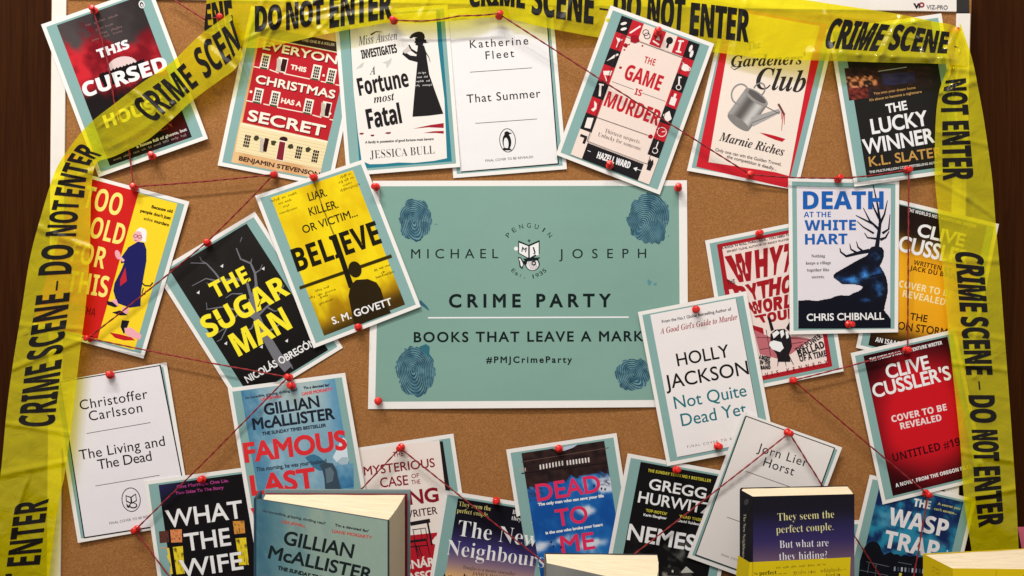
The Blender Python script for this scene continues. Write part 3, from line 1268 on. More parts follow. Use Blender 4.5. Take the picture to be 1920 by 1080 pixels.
s.pxgrid([(374, 575), (1100, 560), (1120, 735), (415, 850)], f_room, 44, 20)
s.line([(660, 602), (900, 566)], 8, (150, 150, 160))
s.T('You won your dream home', 622, 800, 976, 748, 22, (186, 140, 82), w=.8)
s.T("It's about to become a nightmare", 588, 855, 1028, 782, 22, (186, 140, 82), w=.8)
s.z(1280, 0, 3)
s.T('THE', 1148, 638, 1266, 616, 52, WH, 'g', w=2)
s.T('LUCKY', 1066, 756, 1384, 704, 86, WH, 'g', w=3)
s.T('WINNER', 1022, 870, 1420, 802, 86, WH, 'g', w=3)
s.T('K.L. SLATER', 1052, 938, 1462, 880, 56, (196, 146, 74), 'g', w=1.2)
s.T('THE MULTI-MILLION COPY BESTSELLING AUTHOR', 1050, 976, 1462, 916, 14, (206, 198, 190), w=.7)
place(s, 3.2, 'dark cover card with white capitals and a dim lamplit room at its top', (0, 0, 0, 2), .4)

# --- red and yellow cover, left
s = card([(146, 322), (355, 378), (269, 672), (60, 616)], (0.09, 0.03, 0.905, 0.965))
YE = (250, 208, 40)
cover(s, YE)
s.z(0, 320, 2.842)
s.poly([(412, 24), (740, 113), (520, 897), (180, 808)], (208, 34, 30))
PY = (252, 226, 116)
s.T('TOO', 436, 192, 636, 242, 118, PY, 'b', w=.2)
s.T('OLD', 472, 352, 650, 398, 112, PY, 'b', w=.2)
s.T('FOR', 372, 482, 552, 524, 112, PY, 'b', w=.2)
s.T('THIS', 352, 640, 568, 676, 112, PY, 'b', w=.2)
s.T('SAMANTHA', 300, 730, 506, 776, 40, (120, 22, 24), 'b')
s.T('Because old', 806, 200, 918, 226, 18, (60, 42, 16), w=1.1)
s.T("people don't just", 746, 220, 908, 262, 18, (60, 42, 16), w=1.1)
s.T('solve', 764, 262, 812, 274, 18, (150, 118, 30), w=1.1)
s.T('murders', 820, 276, 898, 298, 18, (60, 42, 16), w=1.1)
NV = (34, 32, 88)
s.ell(752, 340, 32, 36, (244, 236, 228), rot=10, jit=.1)
s.ell(734, 352, 26, 30, (240, 176, 178), rot=10)
s.poly([(752, 326), (780, 332), (778, 380), (762, 380), (758, 352)], (244, 236, 228))
s.ring(722, 348, 10, 8, 3, (150, 40, 50))
s.ring(744, 352, 10, 8, 3, (150, 40, 50))
s.line([(716, 370), (730, 372)], 4, (190, 40, 50))
s.poly([(684, 408), (735, 378), (768, 384), (780, 420), (780, 480), (764, 570), (752, 640), (748, 722), (690, 730), (622, 704), (604, 640), (610, 600), (646, 530), (662, 490), (644, 494), (646, 462)], NV)
s.poly([(668, 515), (676, 588), (640, 616), (640, 580)], (196, 40, 52))
s.ell(628, 448, 14, 26, (240, 166, 170), rot=-20)
s.line([(640, 462), (660, 482)], 14, (240, 176, 178))
s.line([(756, 598), (772, 612), (800, 614), (814, 596)], 7, (30, 26, 40))
s.line([(764, 624), (756, 652), (772, 660), (776, 640)], 5, (30, 26, 40))
s.poly([(590, 692), (620, 684), (634, 722), (604, 722)], (240, 166, 170))
s.poly([(568, 694), (600, 700), (626, 722), (612, 728), (572, 714)], (30, 26, 40))
s.poly([(650, 726), (688, 732), (684, 764), (650, 756)], (240, 166, 170))
s.poly([(596, 756), (640, 744), (682, 770), (640, 772)], (30, 26, 40))
s.poly([(650, 796), (690, 800), (676, 840), (660, 872), (642, 832)], (30, 26, 40))
s.poly([(662, 838), (700, 836), (756, 878), (746, 902), (700, 888), (668, 872)], (240, 166, 170))
s.poly([(584, 862), (640, 872), (700, 888), (720, 904), (660, 904), (612, 890)], (196, 30, 36))
place(s, 1.2, 'red and yellow cover card with a white haired woman in a navy coat', (0, 2, 2.5, 0), .6)

# --- black cover with a bare tree
s = card([(290, 510), (478, 397), (643, 652), (453, 768)], (0.115, 0.036, 0.885, 0.965))
cover(s, lambda u, v: mixc((38, 34, 31), (24, 21, 20), v + .3 * nz(u * 3, v * 3)), 12, 16)
s.z(280, 290, 2.454)
G = (116, 112, 116)
for q, w1, w2 in (([(640, 985), (590, 930), (555, 870), (520, 810), (490, 740), (470, 660)], 60, 24),
                  ([(470, 660), (450, 590), (400, 570), (330, 580), (300, 540), (262, 500), (190, 498)], 18, 3),
                  ([(470, 660), (492, 600), (486, 545), (466, 500), (420, 480), (400, 430)], 18, 4),
                  ([(466, 500), (472, 478)], 8, 2), ([(320, 582), (260, 570), (196, 604)], 9, 2),
                  ([(500, 740), (540, 700), (590, 660), (620, 600)], 14, 3), ([(500, 760), (420, 720), (340, 700), (262, 712)], 14, 3),
                  ([(540, 820), (600, 780), (620, 760)], 12, 3), ([(420, 720), (360, 790), (300, 830)], 9, 2),
                  ([(262, 680), (266, 712)], 4, 2), ([(426, 380), (418, 402)], 5, 2), ([(330, 580), (300, 600), (262, 590)], 8, 2), ([(262, 500), (240, 488), (232, 470)], 6, 2), ([(486, 545), (510, 530), (520, 505)], 8, 2), ([(360, 790), (330, 850), (310, 860)], 7, 2), ([(540, 700), (575, 720), (600, 716)], 9, 2), ([(500, 740), (470, 800), (420, 820)], 12, 3), ([(590, 930), (640, 950), (660, 985)], 14, 4), ([(430, 640), (380, 640), (350, 660)], 8, 2)):
    pts = []
    for i in range(len(q) - 1):
        for t in (0, .5):
            pts.append((q[i][0] * (1 - t) + q[i + 1][0] * t + (4 if t else 0) * nz(q[i][0], i), q[i][1] * (1 - t) + q[i + 1][1] * t + (5 if t else 0) * nz(q[i][1], i, 3)))
    pts.append(q[-1])
    s.line(pts, w1 * .8, G, w2 * 1.3)
YW = (252, 226, 48)
s.T('THE', 304, 664, 468, 578, 76, YW, 'b', w=1.5)
s.T('SUGAR', 272, 846, 650, 640, 102, YW, 'b', w=2)
s.T('MAN', 412, 930, 660, 796, 110, YW, 'b', w=2)
for a in ((300, 770, 350, 742), (500, 700, 520, 650), (560, 650, 590, 690), (448, 590, 462, 560)):
    s.line([(a[0], a[1]), (a[2], a[3])], 5, (36, 32, 30), 2)
s.T('NICOLÁS OBREGÓN', 452, 1052, 768, 874, 34, WH, w=1)
for p in ((225, 634), (334, 512), (352, 868), (524, 524), (632, 856), (516, 884)):
    s.poly([(p[0] - 8, p[1] + 2), (p[0] + 6, p[1] - 9), (p[0] + 5, p[1] + 8)], (232, 226, 220))
place(s, 0, 'black cover card with a bare grey tree behind yellow capitals', (1.5, 0, 0, 2), .5)

# --- main teal poster
TP = [(699, 339), (1288, 338), (1291, 763), (690, 767)]
s = Sheet(TP)
TL2 = (133, 163, 148)
s.grid(0.022, 0.024, 0.974, 0.968, lambda u, v: mixc(TL2, (126, 158, 142), .5 + .5 * nz(u * 3, v * 2)), 16, 12)
s.z(680, 330, 2.4)
BK = (22, 32, 32)
s.T('MICHAEL', 218, 371, 610, 370, 42, (30, 44, 44), w=.3, asp=1.05)
s.T('JOSEPH', 884, 371, 1276, 369, 42, (30, 44, 44), w=.3, asp=1.05)
s.T('CRIME PARTY', 388, 593, 1118, 591, 62, BK, w=2.6, asp=1.0)
s.line([(294, 638), (1197, 635)], 6, WH)
s.T('BOOKS THAT LEAVE A MARK', 230, 749, 1264, 744, 47, BK, w=1.6, asp=1.04)
s.T('#PMJCrimeParty', 556, 842, 942, 841, 30, BK, w=1.2, asp=1.05)
s.arc('PENGUIN', 748, 345, 112, -148, -32, 21, (40, 60, 58), True, w=.2)
s.arc('Est. 1935', 748, 355, 108, 140, 40, 18, (40, 60, 58), False, w=.2)
# emblem: a little figure reading an open book
s.poly([(700, 290), (746, 310), (796, 288), (796, 352), (750, 376), (700, 348)], BK)
s.poly([(704, 300), (745, 316), (745, 368), (704, 346)], WH)
s.poly([(752, 316), (792, 298), (792, 344), (752, 368)], WH)
s.T('M', 714, 340, 735, 344, 22, BK, w=.8)
s.T('J', 766, 346, 778, 342, 24, BK, w=.8)
s.ell(690, 327, 9, 9, WH)
s.ell(785, 350, 8, 8, WH)
s.poly([(742, 290), (749, 284), (756, 291), (749, 300)], (60, 80, 78))
s.ell(764, 396, 33, 31, BK)
s.ell(764, 398, 28, 26, (230, 222, 218))
for i in range(5):
    s.line([(742 + i * 8, 378), (758 + i * 7, 420)], 2, (150, 120, 122))
s.ring(770, 392, 8, 8, 5, BK)
s.poly([(722, 372), (800, 366), (780, 380), (735, 384)], BK)
s.poly([(698, 364), (712, 366), (722, 384), (742, 376), (738, 396), (724, 398), (718, 418), (706, 408), (704, 386)], BK)
s.poly([(702, 370), (710, 372), (720, 392), (722, 400), (715, 410), (711, 402), (709, 386)], WH)


def fprint(x0, y0, x1, y1, seed, rot=0.0, cx=.5, cy=.45):
    w, h = x1 - x0, y1 - y0

    def msk(u, v):
        a = math.atan2(v - .5, u - .5)
        r = math.hypot((u - .5) / .5, (v - .5) / .5)
        return r < 0.93 + .16 * nz(math.cos(a) * 2 + seed, math.sin(a) * 2, 2) + .08 * nz(u * 14, v * 14, seed)

    def col(u, v):
        x, y = (u - cx) * w / 2.4, (v - cy) * h / 2.4
        c, sn = math.cos(rot), math.sin(rot)
        x, y = x * c - y * sn, x * sn + y * c
        wob = 2.6 * nz(u * 3 + seed, v * 3, 4)
        r = math.sqrt((x * 1.25) ** 2 + (y if y < 0 else y * .55) ** 2) + wob
        k = math.sin(2 * math.pi * r / 3.9)
        ink = .5 + .5 * nz(u * 5, v * 5, seed + 9)
        return mixc(mixc((34, 62, 78), (62, 100, 114), ink + .6 * nz(u * 13, v * 13, seed)), (124, 160, 160), sstep(.0, .8, k) * max(.1, .72 + .7 * nz(u * 7, v * 7, seed)))
    s.pxgrid([(x0, y0), (x1, y0), (x1, y1), (x0, y1)], col, int(w / 2.0), int(h / 2.0), msk)


fprint(160, 98, 314, 298, 1.2, .2, .45, .5)
fprint(1186, 70, 1392, 312, 5.7, -.5, .35, .6)
fprint(142, 762, 332, 998, 9.1, .1, .45, .45)
fprint(1134, 814, 1300, 970, 13.4, .6, .5, .5)
for a in ((1290, 478, 10, 12), (1316, 488, 8, 7), (1376, 270, 4, 5), (330, 218, 8, 3)):
    s.ell(a[0], a[1], a[2], a[3], (94, 140, 142), jit=.7, seed=a[0])
s.line([(255, 565), (285, 590), (298, 604)], 18, (50, 96, 112), 4)
s.poly([(255, 768), (285, 756), (302, 768), (300, 800), (322, 830), (285, 806)], (52, 104, 116))
o = build_sheet(s, 'party_poster', 0.0012, (0, 0, 0, 0), 3.4 * MM, 0.3 * MM)
tag(o, 'large teal landscape poster with dark fingerprints in its four corners', 'poster')

# --- yellow cover with a man at a window
s = card([(478, 367), (681, 299), (789, 575), (588, 653)], (0.125, 0.042, 0.88, 0.952))


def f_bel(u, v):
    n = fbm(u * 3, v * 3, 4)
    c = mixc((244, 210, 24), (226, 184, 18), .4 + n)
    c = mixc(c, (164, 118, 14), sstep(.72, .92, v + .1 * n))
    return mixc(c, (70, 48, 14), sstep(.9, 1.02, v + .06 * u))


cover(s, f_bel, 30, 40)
s.z(280, 290, 2.454)
BR = (70, 54, 10)
KB = (30, 26, 14)
s.line([(752, 110), (800, 250), (850, 370)], 5, (150, 120, 30), 7)
s.T('LIAR.', 736, 214, 820, 190, 38, (40, 34, 14), w=.6)
s.T('KILLER.', 740, 282, 872, 244, 38, (40, 34, 14), w=.6)
s.T('OR VICTIM...', 710, 364, 960, 282, 37, (40, 34, 14), w=.6)
s.T('BELIEVE', 682, 540, 1072, 406, 108, KB, 'b', w=1.4)
s.pxgrid([(690, 606), (1112, 458), (1118, 474), (692, 622)], lambda u, v: mixc((96, 72, 12), (40, 34, 12), math.sin(math.pi * v)), 12, 3)
s.line([(850, 372), (930, 610)], 22, KB, 26)
s.ell(946, 528, 30, 38, (44, 32, 12), rot=-15)
s.poly([(916, 650), (926, 600), (952, 576), (1005, 572), (1045, 588), (1066, 620), (1080, 670), (1112, 728), (1030, 758), (946, 790), (930, 720)], (44, 32, 14))
s.T('S. M. GOVETT', 846, 782, 1120, 690, 34, WH, w=.9)
for x0, y0, x1, y1, n in ((560, 218, 680, 180, 3), (596, 230, 658, 210, 2), (616, 244, 646, 234, 1), (600, 275, 684, 246, 1),
                          (880, 108, 930, 90, 2), (872, 134, 944, 106, 3), (894, 146, 934, 130, 1), (880, 170, 972, 138, 1),
                          (1036, 535, 1110, 510, 3), (1070, 548, 1090, 540, 1), (1044, 570, 1130, 540, 1),
                          (764, 632, 830, 610, 2), (736, 664, 862, 622, 3), (788, 660, 824, 650, 1), (784, 692, 848, 668, 1)):
    s.scrib(x0, y0, x1, y1, 13, BR, n, int(x0))
place(s, 2, 'yellow cover card with the dark back of a man at a window', (1, 0, 2, 1.5), .5)

# --- plain white title card, lower left
s = card([(96, 717), (312, 679), (362, 980), (146, 1018)], (0, 0, .001, .001))
s.z(0, 660, 2.571)
s.poly([(287, 142), (775, 62), (922, 818), (404, 899)], (36, 32, 34))
s.poly([(292, 146), (769, 68), (916, 812), (409, 892)], (236, 224, 222))
s.T('Christoffer', 388, 280, 714, 223, 47, K0, w=.2, asp=1.0)
s.T('Carlsson', 432, 333, 688, 289, 47, K0, w=.2, asp=1.0)
s.line([(417, 393), (726, 340)], 2.8, (60, 54, 54))
s.T('The Living and', 386, 521, 797, 451, 48, K0, w=.2, asp=1.0)
s.T('The Dead', 474, 567, 733, 523, 48, K0, w=.2, asp=1.0)
s.line([(460, 646), (769, 594)], 2.8, (60, 54, 54))
s.ring(632, 712, 44, 57, 4, K0, rot=-6)
s.poly([(605, 690), (630, 698), (655, 682), (660, 718), (634, 732), (608, 722)], K0)
s.poly([(609, 696), (628, 703), (630, 725), (612, 717)], (236, 224, 222))
s.poly([(635, 702), (652, 689), (656, 714), (638, 725)], (236, 224, 222))
s.ell(642, 740, 20, 14, K0)
s.ell(642, 739, 14, 9, (236, 224, 222))
s.poly([(608, 728), (618, 740), (626, 738), (622, 752), (612, 748)], K0)
s.T('FINAL COVER TO BE REVEALED', 528, 832, 770, 789, 12, (96, 90, 90), w=.1, asp=1.0)
place(s, 1.2, 'plain white title card at the lower left with a small oval reader emblem', (0, 0, 0, 1.5), 0)

# --- black cover with lit windows
s = card([(270, 902), (484, 873), (527, 1176), (313, 1205)], (0.12, 0.036, 0.9, 0.958))
cover(s, lambda u, v: mixc((24, 20, 22), (40, 36, 74), sstep(.6, 0, u + v * 3)), 16, 20)
s.z(260, 880, 5.4)
PU = (168, 62, 124)
s.T('One Marriage. One Lie.', 388, 195, 912, 128, 34, PU, w=1.4)
s.T('Two Sides To The Story', 372, 258, 862, 198, 32, PU, w=1.4)


def f_win(c):
    return lambda u, v: mixc(c, (60, 40, 14), sstep(.1, .6, nz(u * 9, v * 5, c[0])))


s.pxgrid([(318, 612), (436, 606), (440, 738), (330, 742)], f_win((226, 136, 84)), 12, 12)
s.pxgrid([(204, 628), (300, 620), (308, 738), (214, 748)], f_win((96, 54, 46)), 12, 12)
s.pxgrid([(952, 526), (1068, 520), (1078, 645), (970, 656)], f_win((222, 148, 62)), 12, 12)
s.pxgrid([(345, 788), (446, 776), (468, 1056), (384, 1064)], f_win((236, 204, 44)), 10, 14)
s.pxgrid([(980, 700), (1086, 690), (1116, 965), (1018, 972)], f_win((236, 204, 44)), 10, 14)
s.poly([(284, 796), (308, 796), (346, 1060), (316, 1062), (322, 960), (284, 880), (298, 860)], (238, 200, 70))
s.line([(222, 800), (282, 794)], 9, (236, 150, 90))
s.T('WHAT', 292, 596, 1064, 490, 180, WH, w=4)
s.T('THE', 476, 832, 938, 768, 180, WH, w=4)
s.T('WIFE', 432, 1100, 1064, 1010, 180, WH, w=4)
s.T('SAW', 500, 1330, 1000, 1262, 180, WH, w=4)
place(s, 2.2, 'black cover card with tall white capitals and yellow lit windows', (0, 0, 0, 0), 0)

# --- blue cover, same picture as the hardback in front
FBLUE = ((88, 138, 160), (158, 184, 184))


def f_blue(u, v):
    n = fbm(u * 6, v * 6, 3)
    fine = nz(u * 60, v * 80, 1)
    c = mixc((126, 162, 178), (176, 188, 180), math.exp(-((u - .6) / .36) ** 2 - ((v - .02) / .22) ** 2))
    c = mixc(c, (150, 180, 190), sstep(.0, .5, n) * .7)
    c = mixc(c, (60, 114, 146), sstep(.30, .0, u + .12 * n) * (.9 - .5 * v))
    c = mixc(c, (76, 134, 168), sstep(.82, 1.0, u) * .7)
    return mixc(c, (196, 208, 206), .16 * fine)


s = card([(427, 728), (647, 699), (700, 1003), (478, 1032)], (0.105, 0.026, 0.905, 0.965))
cover(s, f_blue, 60, 84)
s.z(420, 680, 2.7)
NVY = (34, 38, 48)
RD = (222, 48, 52)
s.T("An incredible, gripping, thrilling read'", 108, 186, 374, 143, 14, (54, 66, 76), w=.7)
s.T('LISA JEWELL', 188, 193, 296, 175, 14, RD, w=.8)
s.T("'I'm a devoted fan'", 404, 136, 536, 119, 15, (40, 46, 56), w=.9)
s.T('LIANE MORIARTY', 396, 167, 550, 141, 17, RD, w=.8)
s.T('GILLIAN', 206, 268, 486, 225, 60, NVY, w=2.6)
s.T('McALLISTER', 148, 342, 564, 286, 60, NVY, w=2.6)
s.T('THE SUNDAY TIMES BESTSELLER', 194, 369, 518, 325, 18, NVY, w=1)
s.z(430, 700, 3.5615)
s.pxgrid([(700, 620), (828, 600), (832, 760), (722, 775)], lambda u, v: mixc((112, 156, 180), (56, 112, 150), v + .5 * nz(u * 4, v * 4)), 12, 12)
s.poly([(505, 562), (535, 546), (565, 540), (600, 556), (640, 590), (655, 620), (640, 650), (600, 650), (560, 628)], (64, 112, 138))
s.poly([(600, 612), (640, 596), (690, 600), (715, 640), (728, 700), (745, 775), (640, 780), (634, 700), (622, 650)], (62, 76, 86))
s.poly([(640, 640), (676, 625), (700, 660), (690, 720), (650, 735)], (98, 112, 120))
s.poly([(690, 562), (712, 520), (730, 480), (742, 442), (764, 428), (782, 450), (788, 520), (796, 580), (790, 606), (750, 612), (716, 592)], (214, 222, 224))
s.poly([(716, 592), (752, 560), (790, 560), (792, 604), (750, 612)], (172, 188, 194))
s.z(420, 680, 2.7)
s.T('FAMOUS', 106, 508, 626, 440, 102, RD, w=5)
s.T('This morning, he was your husband', 164, 552, 520, 507, 22, (52, 64, 74), w=.8)
s.T('LAST', 140, 675, 470, 632, 104, RD, w=5)
s.T('WORDS', 150, 840, 640, 776, 104, RD, w=8)
place(s, 3.2, 'blue cover card with red and navy capitals, partly behind the hardback', (0, 2, 0, 0), 0)

# --- cream cover with a chair
s = card([(635, 845), (850, 813), (895, 1116), (680, 1148)], (0.06, 0.036, 0.9, 0.965))
cover(s, (34, 28, 28))
s.z(650, 810, 4)
PK = (242, 222, 208)
s.poly([(88, 135), (695, 60), (738, 420), (845, 1150), (240, 1230)], PK)
MR = (140, 26, 38)
s.T('THE', 350, 190, 426, 180, 40, MR, w=.6)
s.T('MYSTERIOUS', 132, 328, 664, 262, 68, MR, w=1.2)
s.T('CASE', 254, 418, 464, 396, 74, MR, w=1.2)
s.T('OF', 488, 348, 544, 341, 33, MR, w=.4)
s.T('THE', 486, 394, 554, 388, 33, MR, w=.4)
s.T('MISSI', 190, 590, 462, 556, 104, MR, w=5)
s.T('NG', 472, 548, 694, 522, 110, MR, w=5)
s.T('CRIME', 190, 686, 400, 656, 56, (70, 30, 32), w=1)
s.T('WRITER', 424, 650, 684, 614, 56, (70, 30, 32), w=1)
s.poly([(330, 790), (690, 752), (755, 1160), (320, 1210)], (186, 30, 42))
s.poly([(628, 830), (672, 776), (680, 850)], PK)
KC = (36, 28, 30)
s.line([(478, 690), (626, 664)], 30, KC)
s.line([(604, 664), (640, 850)], 14, KC)
s.line([(490, 734), (590, 720), (606, 800)], 7, KC)
s.line([(500, 740), (512, 820)], 6, KC)
s.line([(556, 730), (564, 800)], 5, KC)
s.line([(420, 830), (600, 806)], 18, KC)
s.line([(430, 866), (606, 850)], 9, KC)
for q in ([(510, 830), (540, 970)], [(598, 810), (626, 930)], [(540, 860), (576, 960)], [(440, 840), (450, 980)], [(520, 850), (545, 930)]):
    s.line(q, 9, KC, 5)
s.T('RAGNÁR', 322, 1050, 664, 1004, 66, PK, w=3)
s.T('JÓNASSON', 300, 1140, 720, 1082, 58, PK, w=3)
place(s, 0, 'cream cover card with maroon capitals and a black chair, partly behind the hardback', (0, 1.5, 0, 0), 0)

# --- sunset cover
s = card([(833, 919), (1046, 953), (996, 1256), (783, 1222)], (0.13, 0.036, 0.89, 0.965))


def f_sun(u, v):
    st = ((0, (20, 18, 22)), (.16, (26, 22, 34)), (.3, (64, 54, 108)), (.42, (150, 118, 126)), (.52, (236, 178, 108)), (.7, (244, 200, 120)), (1, (120, 70, 60)))
    for (a, ca), (b, cb) in zip(st, st[1:]):
        if v <= b:
            return mixc(ca, cb, (v - a) / (b - a))
    return st[-1][1]


cover(s, f_sun, 8, 40)
s.z(800, 780, 3.6)
GO = (226, 208, 124)
s.T('They seem the', 216, 606, 432, 640, 30, GO, 's', w=-.5)
s.T('perfect couple.', 204, 650, 416, 682, 30, GO, 's', w=-.5)
s.T('But what are', 578, 660, 770, 690, 28, WH, 's', w=-.5)
s.T('they hiding?', 572, 700, 764, 730, 28, WH, 's', w=-.5)
s.T('The New', 206, 806, 742, 884, 104, WH, 's', w=-1.6)
s.T('Neighbours', 132, 932, 792, 1024, 98, WH, 's', w=-1.6)
s.T("'Douglas is a master storyteller'", 242, 1030, 600, 1078, 24, (70, 44, 34), 's', w=-.4)
s.T('JANICE HALLETT', 308, 1072, 560, 1106, 22, (70, 44, 34), 's', w=-.4)
for x in (120, 150, 165, 255, 270):
    s.poly([(x - 22, 1180), (x - 10, 1090), (x, 1060 + x % 17), (x + 10, 1085), (x + 20, 1180)], (28, 20, 26))
place(s, 1, 'purple to orange sunset cover card with white serif lettering', (2, 0, 0, 0), 0)

# --- blue sky cover
s = card([(949, 843), (1156, 812), (1203, 1112), (996, 1143)], (0.13, 0.036, 0.88, 0.965))


def f_sky(u, v):
    n = fbm(u * 2.4, v * 3.4, 11)
    c = mixc((24, 78, 148), (40, 112, 178), .5 + n)
    k = sum(a * math.exp(-((u - x) / rx) ** 2 - ((v - y) / ry) ** 2) for x, y, rx, ry, a in ((.96, .29, .16, .06, 1.1), (.66, .45, .12, .04, .9), (.13, .63, .16, .04, .8), (.36, .60, .12, .035, .7), (.08, .48, .12, .04, .5), (.7, .66, .2, .03, .6)))
    c = mixc(c, (214, 214, 220), sstep(.25, .75, k + .55 * n + .12 * nz(u * 11, v * 16)))
    c = mixc(c, (16, 52, 104), sstep(.72, .95, v))
    edge = .24 - .04 * u + .03 * nz(u * 12, 1, 3)
    if v < edge:
        c = mixc((62, 42, 38), (38, 26, 26), .5 + nz(u * 12, v * 30, 6))
    elif v < edge + .09 and (u < .2 or u > .86):
        c = mixc(c, (50, 56, 84), sstep(-.1, .3, nz(u * 40, v * 50, 9)))
    return c


cover(s, f_sky, 56, 80)
s.z(800, 780, 3.6)
for i in range(8):
    for (ax, ay, bx, by) in ((766, 345, 915, 318), (948, 316, 1092, 296)):
        x, y = ax + (bx - ax) * i / 7, ay + (by - ay) * i / 7
        s.poly([(x - 5, y - 15), (x + 5, y - 17), (x + 8, y + 15), (x - 2, y + 17)], (232, 216, 206))
for x in (630, 648, 664):
    s.poly([(x - 4, 350), (x + 4, 348), (x + 6, 372), (x - 2, 374)], (180, 160, 150))
s.line([(640, 310), (1230, 214)], 5, (96, 70, 62))
s.line([(640, 388), (1210, 318)], 8, (34, 24, 26))
s.poly([(812, 376), (836, 372), (840, 420), (820, 424)], (38, 28, 30))
s.poly([(920, 352), (946, 346), (940, 372), (930, 374)], (38, 28, 30))
s.poly([(850, 222), (1020, 192), (985, 215), (925, 236)], (190, 196, 206))
PKR = (226, 48, 88)
s.T('DEAD', 748, 578, 1180, 510, 118, PKR, w=3)
s.T('The only man who can save your life', 752, 608, 1196, 548, 21, WH, w=1.4)
s.T('TO', 878, 748, 1094, 716, 116, PKR, w=3)
s.T('is the one who broke your heart', 804, 800, 1190, 742, 21, WH, w=1.4)
s.T('ME', 912, 928, 1140, 896, 116, PKR, w=3)
for p in ((1180, 490), (1204, 494), (1130, 470), (840, 852), (856, 880), (908, 886)):
    s.ell(*p, 6, 8, (24, 26, 46), jit=.5, seed=p[0])
place(s, 1, 'blue sky cover card with pink red capitals and a dark roof upside down', (1, 2, 0, 0), 0)

# --- black cover with the grey house
s = card([(1177, 850), (1388, 889), (1330, 1192), (1119, 1153)], (0.125, 0.036, 0.89, 0.965))


def f_nem(u, v):
    n = fbm(u * 4, v * 6, 21)
    c = mixc((22, 20, 20), (120, 116, 104), sstep(.1, .7, n + .2) * sstep(.34, .6, v) * sstep(-.2, .5, u - .15))
    c = mixc(c, (176, 166, 146), sstep(.1, .5, n) * sstep(.55, .72, v) * sstep(.1, .6, u))
    return mixc(c, (52, 50, 46), sstep(.72, .85, v + .1 * n))


cover(s, f_nem, 44, 60)
s.z(1140, 840, 4.5)
GY = (214, 196, 62)
s.T('THE SUNDAY TIMES NO.1 BESTSELLER', 336, 200, 868, 290, 25, GY, 'b', w=.2)
s.T('GREGG', 340, 346, 822, 430, 92, WH, w=2.4)
s.T('HURWITZ', 250, 458, 868, 564, 96, WH, w=2.4)
s.T("'TOP-NOTCH'", 316, 536, 496, 568, 24, GY, 'b', w=.2)
s.T('Karin Slaughter', 298, 572, 494, 604, 22, WH, w=1)
s.T("'READ THIS'", 600, 586, 790, 620, 24, GY, 'b', w=.2)
s.T('David Baldacci', 588, 622, 780, 656, 22, WH, w=1)
s.T('NEMESIS', 158, 774, 862, 896, 138, WH, w=4.5)
s.poly([(500, 1010), (560, 996), (600, 1012), (608, 1080), (500, 1076)], (36, 34, 32))
s.poly([(616, 1046), (660, 998), (724, 1054), (700, 1050), (620, 1056)], (196, 190, 176))
s.poly([(628, 1054), (708, 1052), (708, 1084), (628, 1082)], (70, 66, 60))
s.ell(545, 1040, 8, 12, (200, 192, 176))
place(s, 2, 'black cover card with white capitals and a small grey house below', (2, 0, 0, 0), 0)

# --- white cover with teal and black lettering
s = card([(1196, 585), (1399, 546), (1453, 835), (1251, 874)], (0.108, 0.036, 0.9, 0.96))
cover(s, (120, 112, 112))
s.grid(.105, .033, .894, .955, lambda u, v: (240, 227, 220), 6, 8)
s.z(1140, 540, 2)
s.T('From the No.1 Global Bestselling Author of', 203, 132, 463, 84, 12, (60, 54, 56), w=.3)
s.T("A Good Girl's Guide to Murder", 196, 173, 487, 118, 21, (160, 38, 52), 'i', sk=.05)
s.T('HOLLY', 262, 294, 458, 258, 48, K0, w=.6)
s.T('JACKSON', 218, 380, 530, 323, 52, K0, w=.6)
s.T('Not Quite', 252, 454, 522, 405, 47, (32, 112, 120), w=.3)
s.T('Dead Yet', 278, 519, 522, 474, 47, (32, 112, 120), w=.3)
s.T('FINAL COVER TO BE REVEALED', 298, 600, 570, 550, 9, (90, 84, 86), asp=1.0)
place(s, 3, 'white cover card lettered in black and teal beside the teal poster', (1, 0, 0, 1), .3)

# --- plain white title card, lower right
s = card([(1392, 772), (1579, 839), (1476, 1112), (1289, 1045)], (0, 0, .001, .001))
s.z(1140, 540, 2)
s.poly([(516, 478), (852, 599), (665, 1125), (326, 1003)], (40, 36, 38))
s.poly([(519, 483), (847, 601), (661, 1119), (331, 999)], (238, 224, 214))
s.T('Jørn Lier', 558, 612, 744, 672, 33, (50, 46, 48), w=.1, asp=1.0)
s.T('Horst', 580, 666, 694, 704, 33, (50, 46, 48), w=.1, asp=1.0)
s.line([(516, 687), (700, 752)], 2.2, (70, 64, 66))
s.line([(446, 859), (630, 925)], 2.2, (70, 64, 66))
s.T('FINAL COVER TO BE REVEALED', 424, 1003, 590, 1062, 8, (90, 84, 86), asp=1.0)
place(s, 4, 'plain white title card pinned half behind the navy paperback', (1.5, 1.5, 0, 0), 0)

# --- red cover with a raised fist
s = card([(1322, 451), (1535, 408), (1582, 696), (1369, 739)], (0.095, 0.04, 0.91, 0.955))
cover(s, (172, 30, 38))
s.grid(.135, .062, .872, .925, lambda u, v: (238, 212, 200), 6, 8)
s.z(1310, 420, 3.483)
DR = (164, 28, 34)
KF = (34, 28, 30)
s.T("A ROCK 'N' ROLL THRILL RIDE... YOU NEED TO READ", 150, 166, 660, 64, 15, KF, w=.8)
s.T('ERNEST CLINE, AUTHOR OF READY PLAYER ONE', 186, 188, 640, 96, 14, KF, w=.5)
s.poly([(150, 320), (165, 430), (280, 420), (190, 360)], DR)


def fan(ch, quad, w=0.0):
    """a letter stretched into a leaning quadrilateral"""
    V, F = layout(ch, 'b', 1000, 1000, w)
    a, b, c, d = quad
    V = [s.P(tuple((a[i] * (1 - x / 1000) + b[i] * x / 1000) * (y / 1000) + (d[i] * (1 - x / 1000) + c[i] * x / 1000) * (1 - y / 1000) for i in (0, 1))) for x, y in V]
    s.add(V, F, DR)


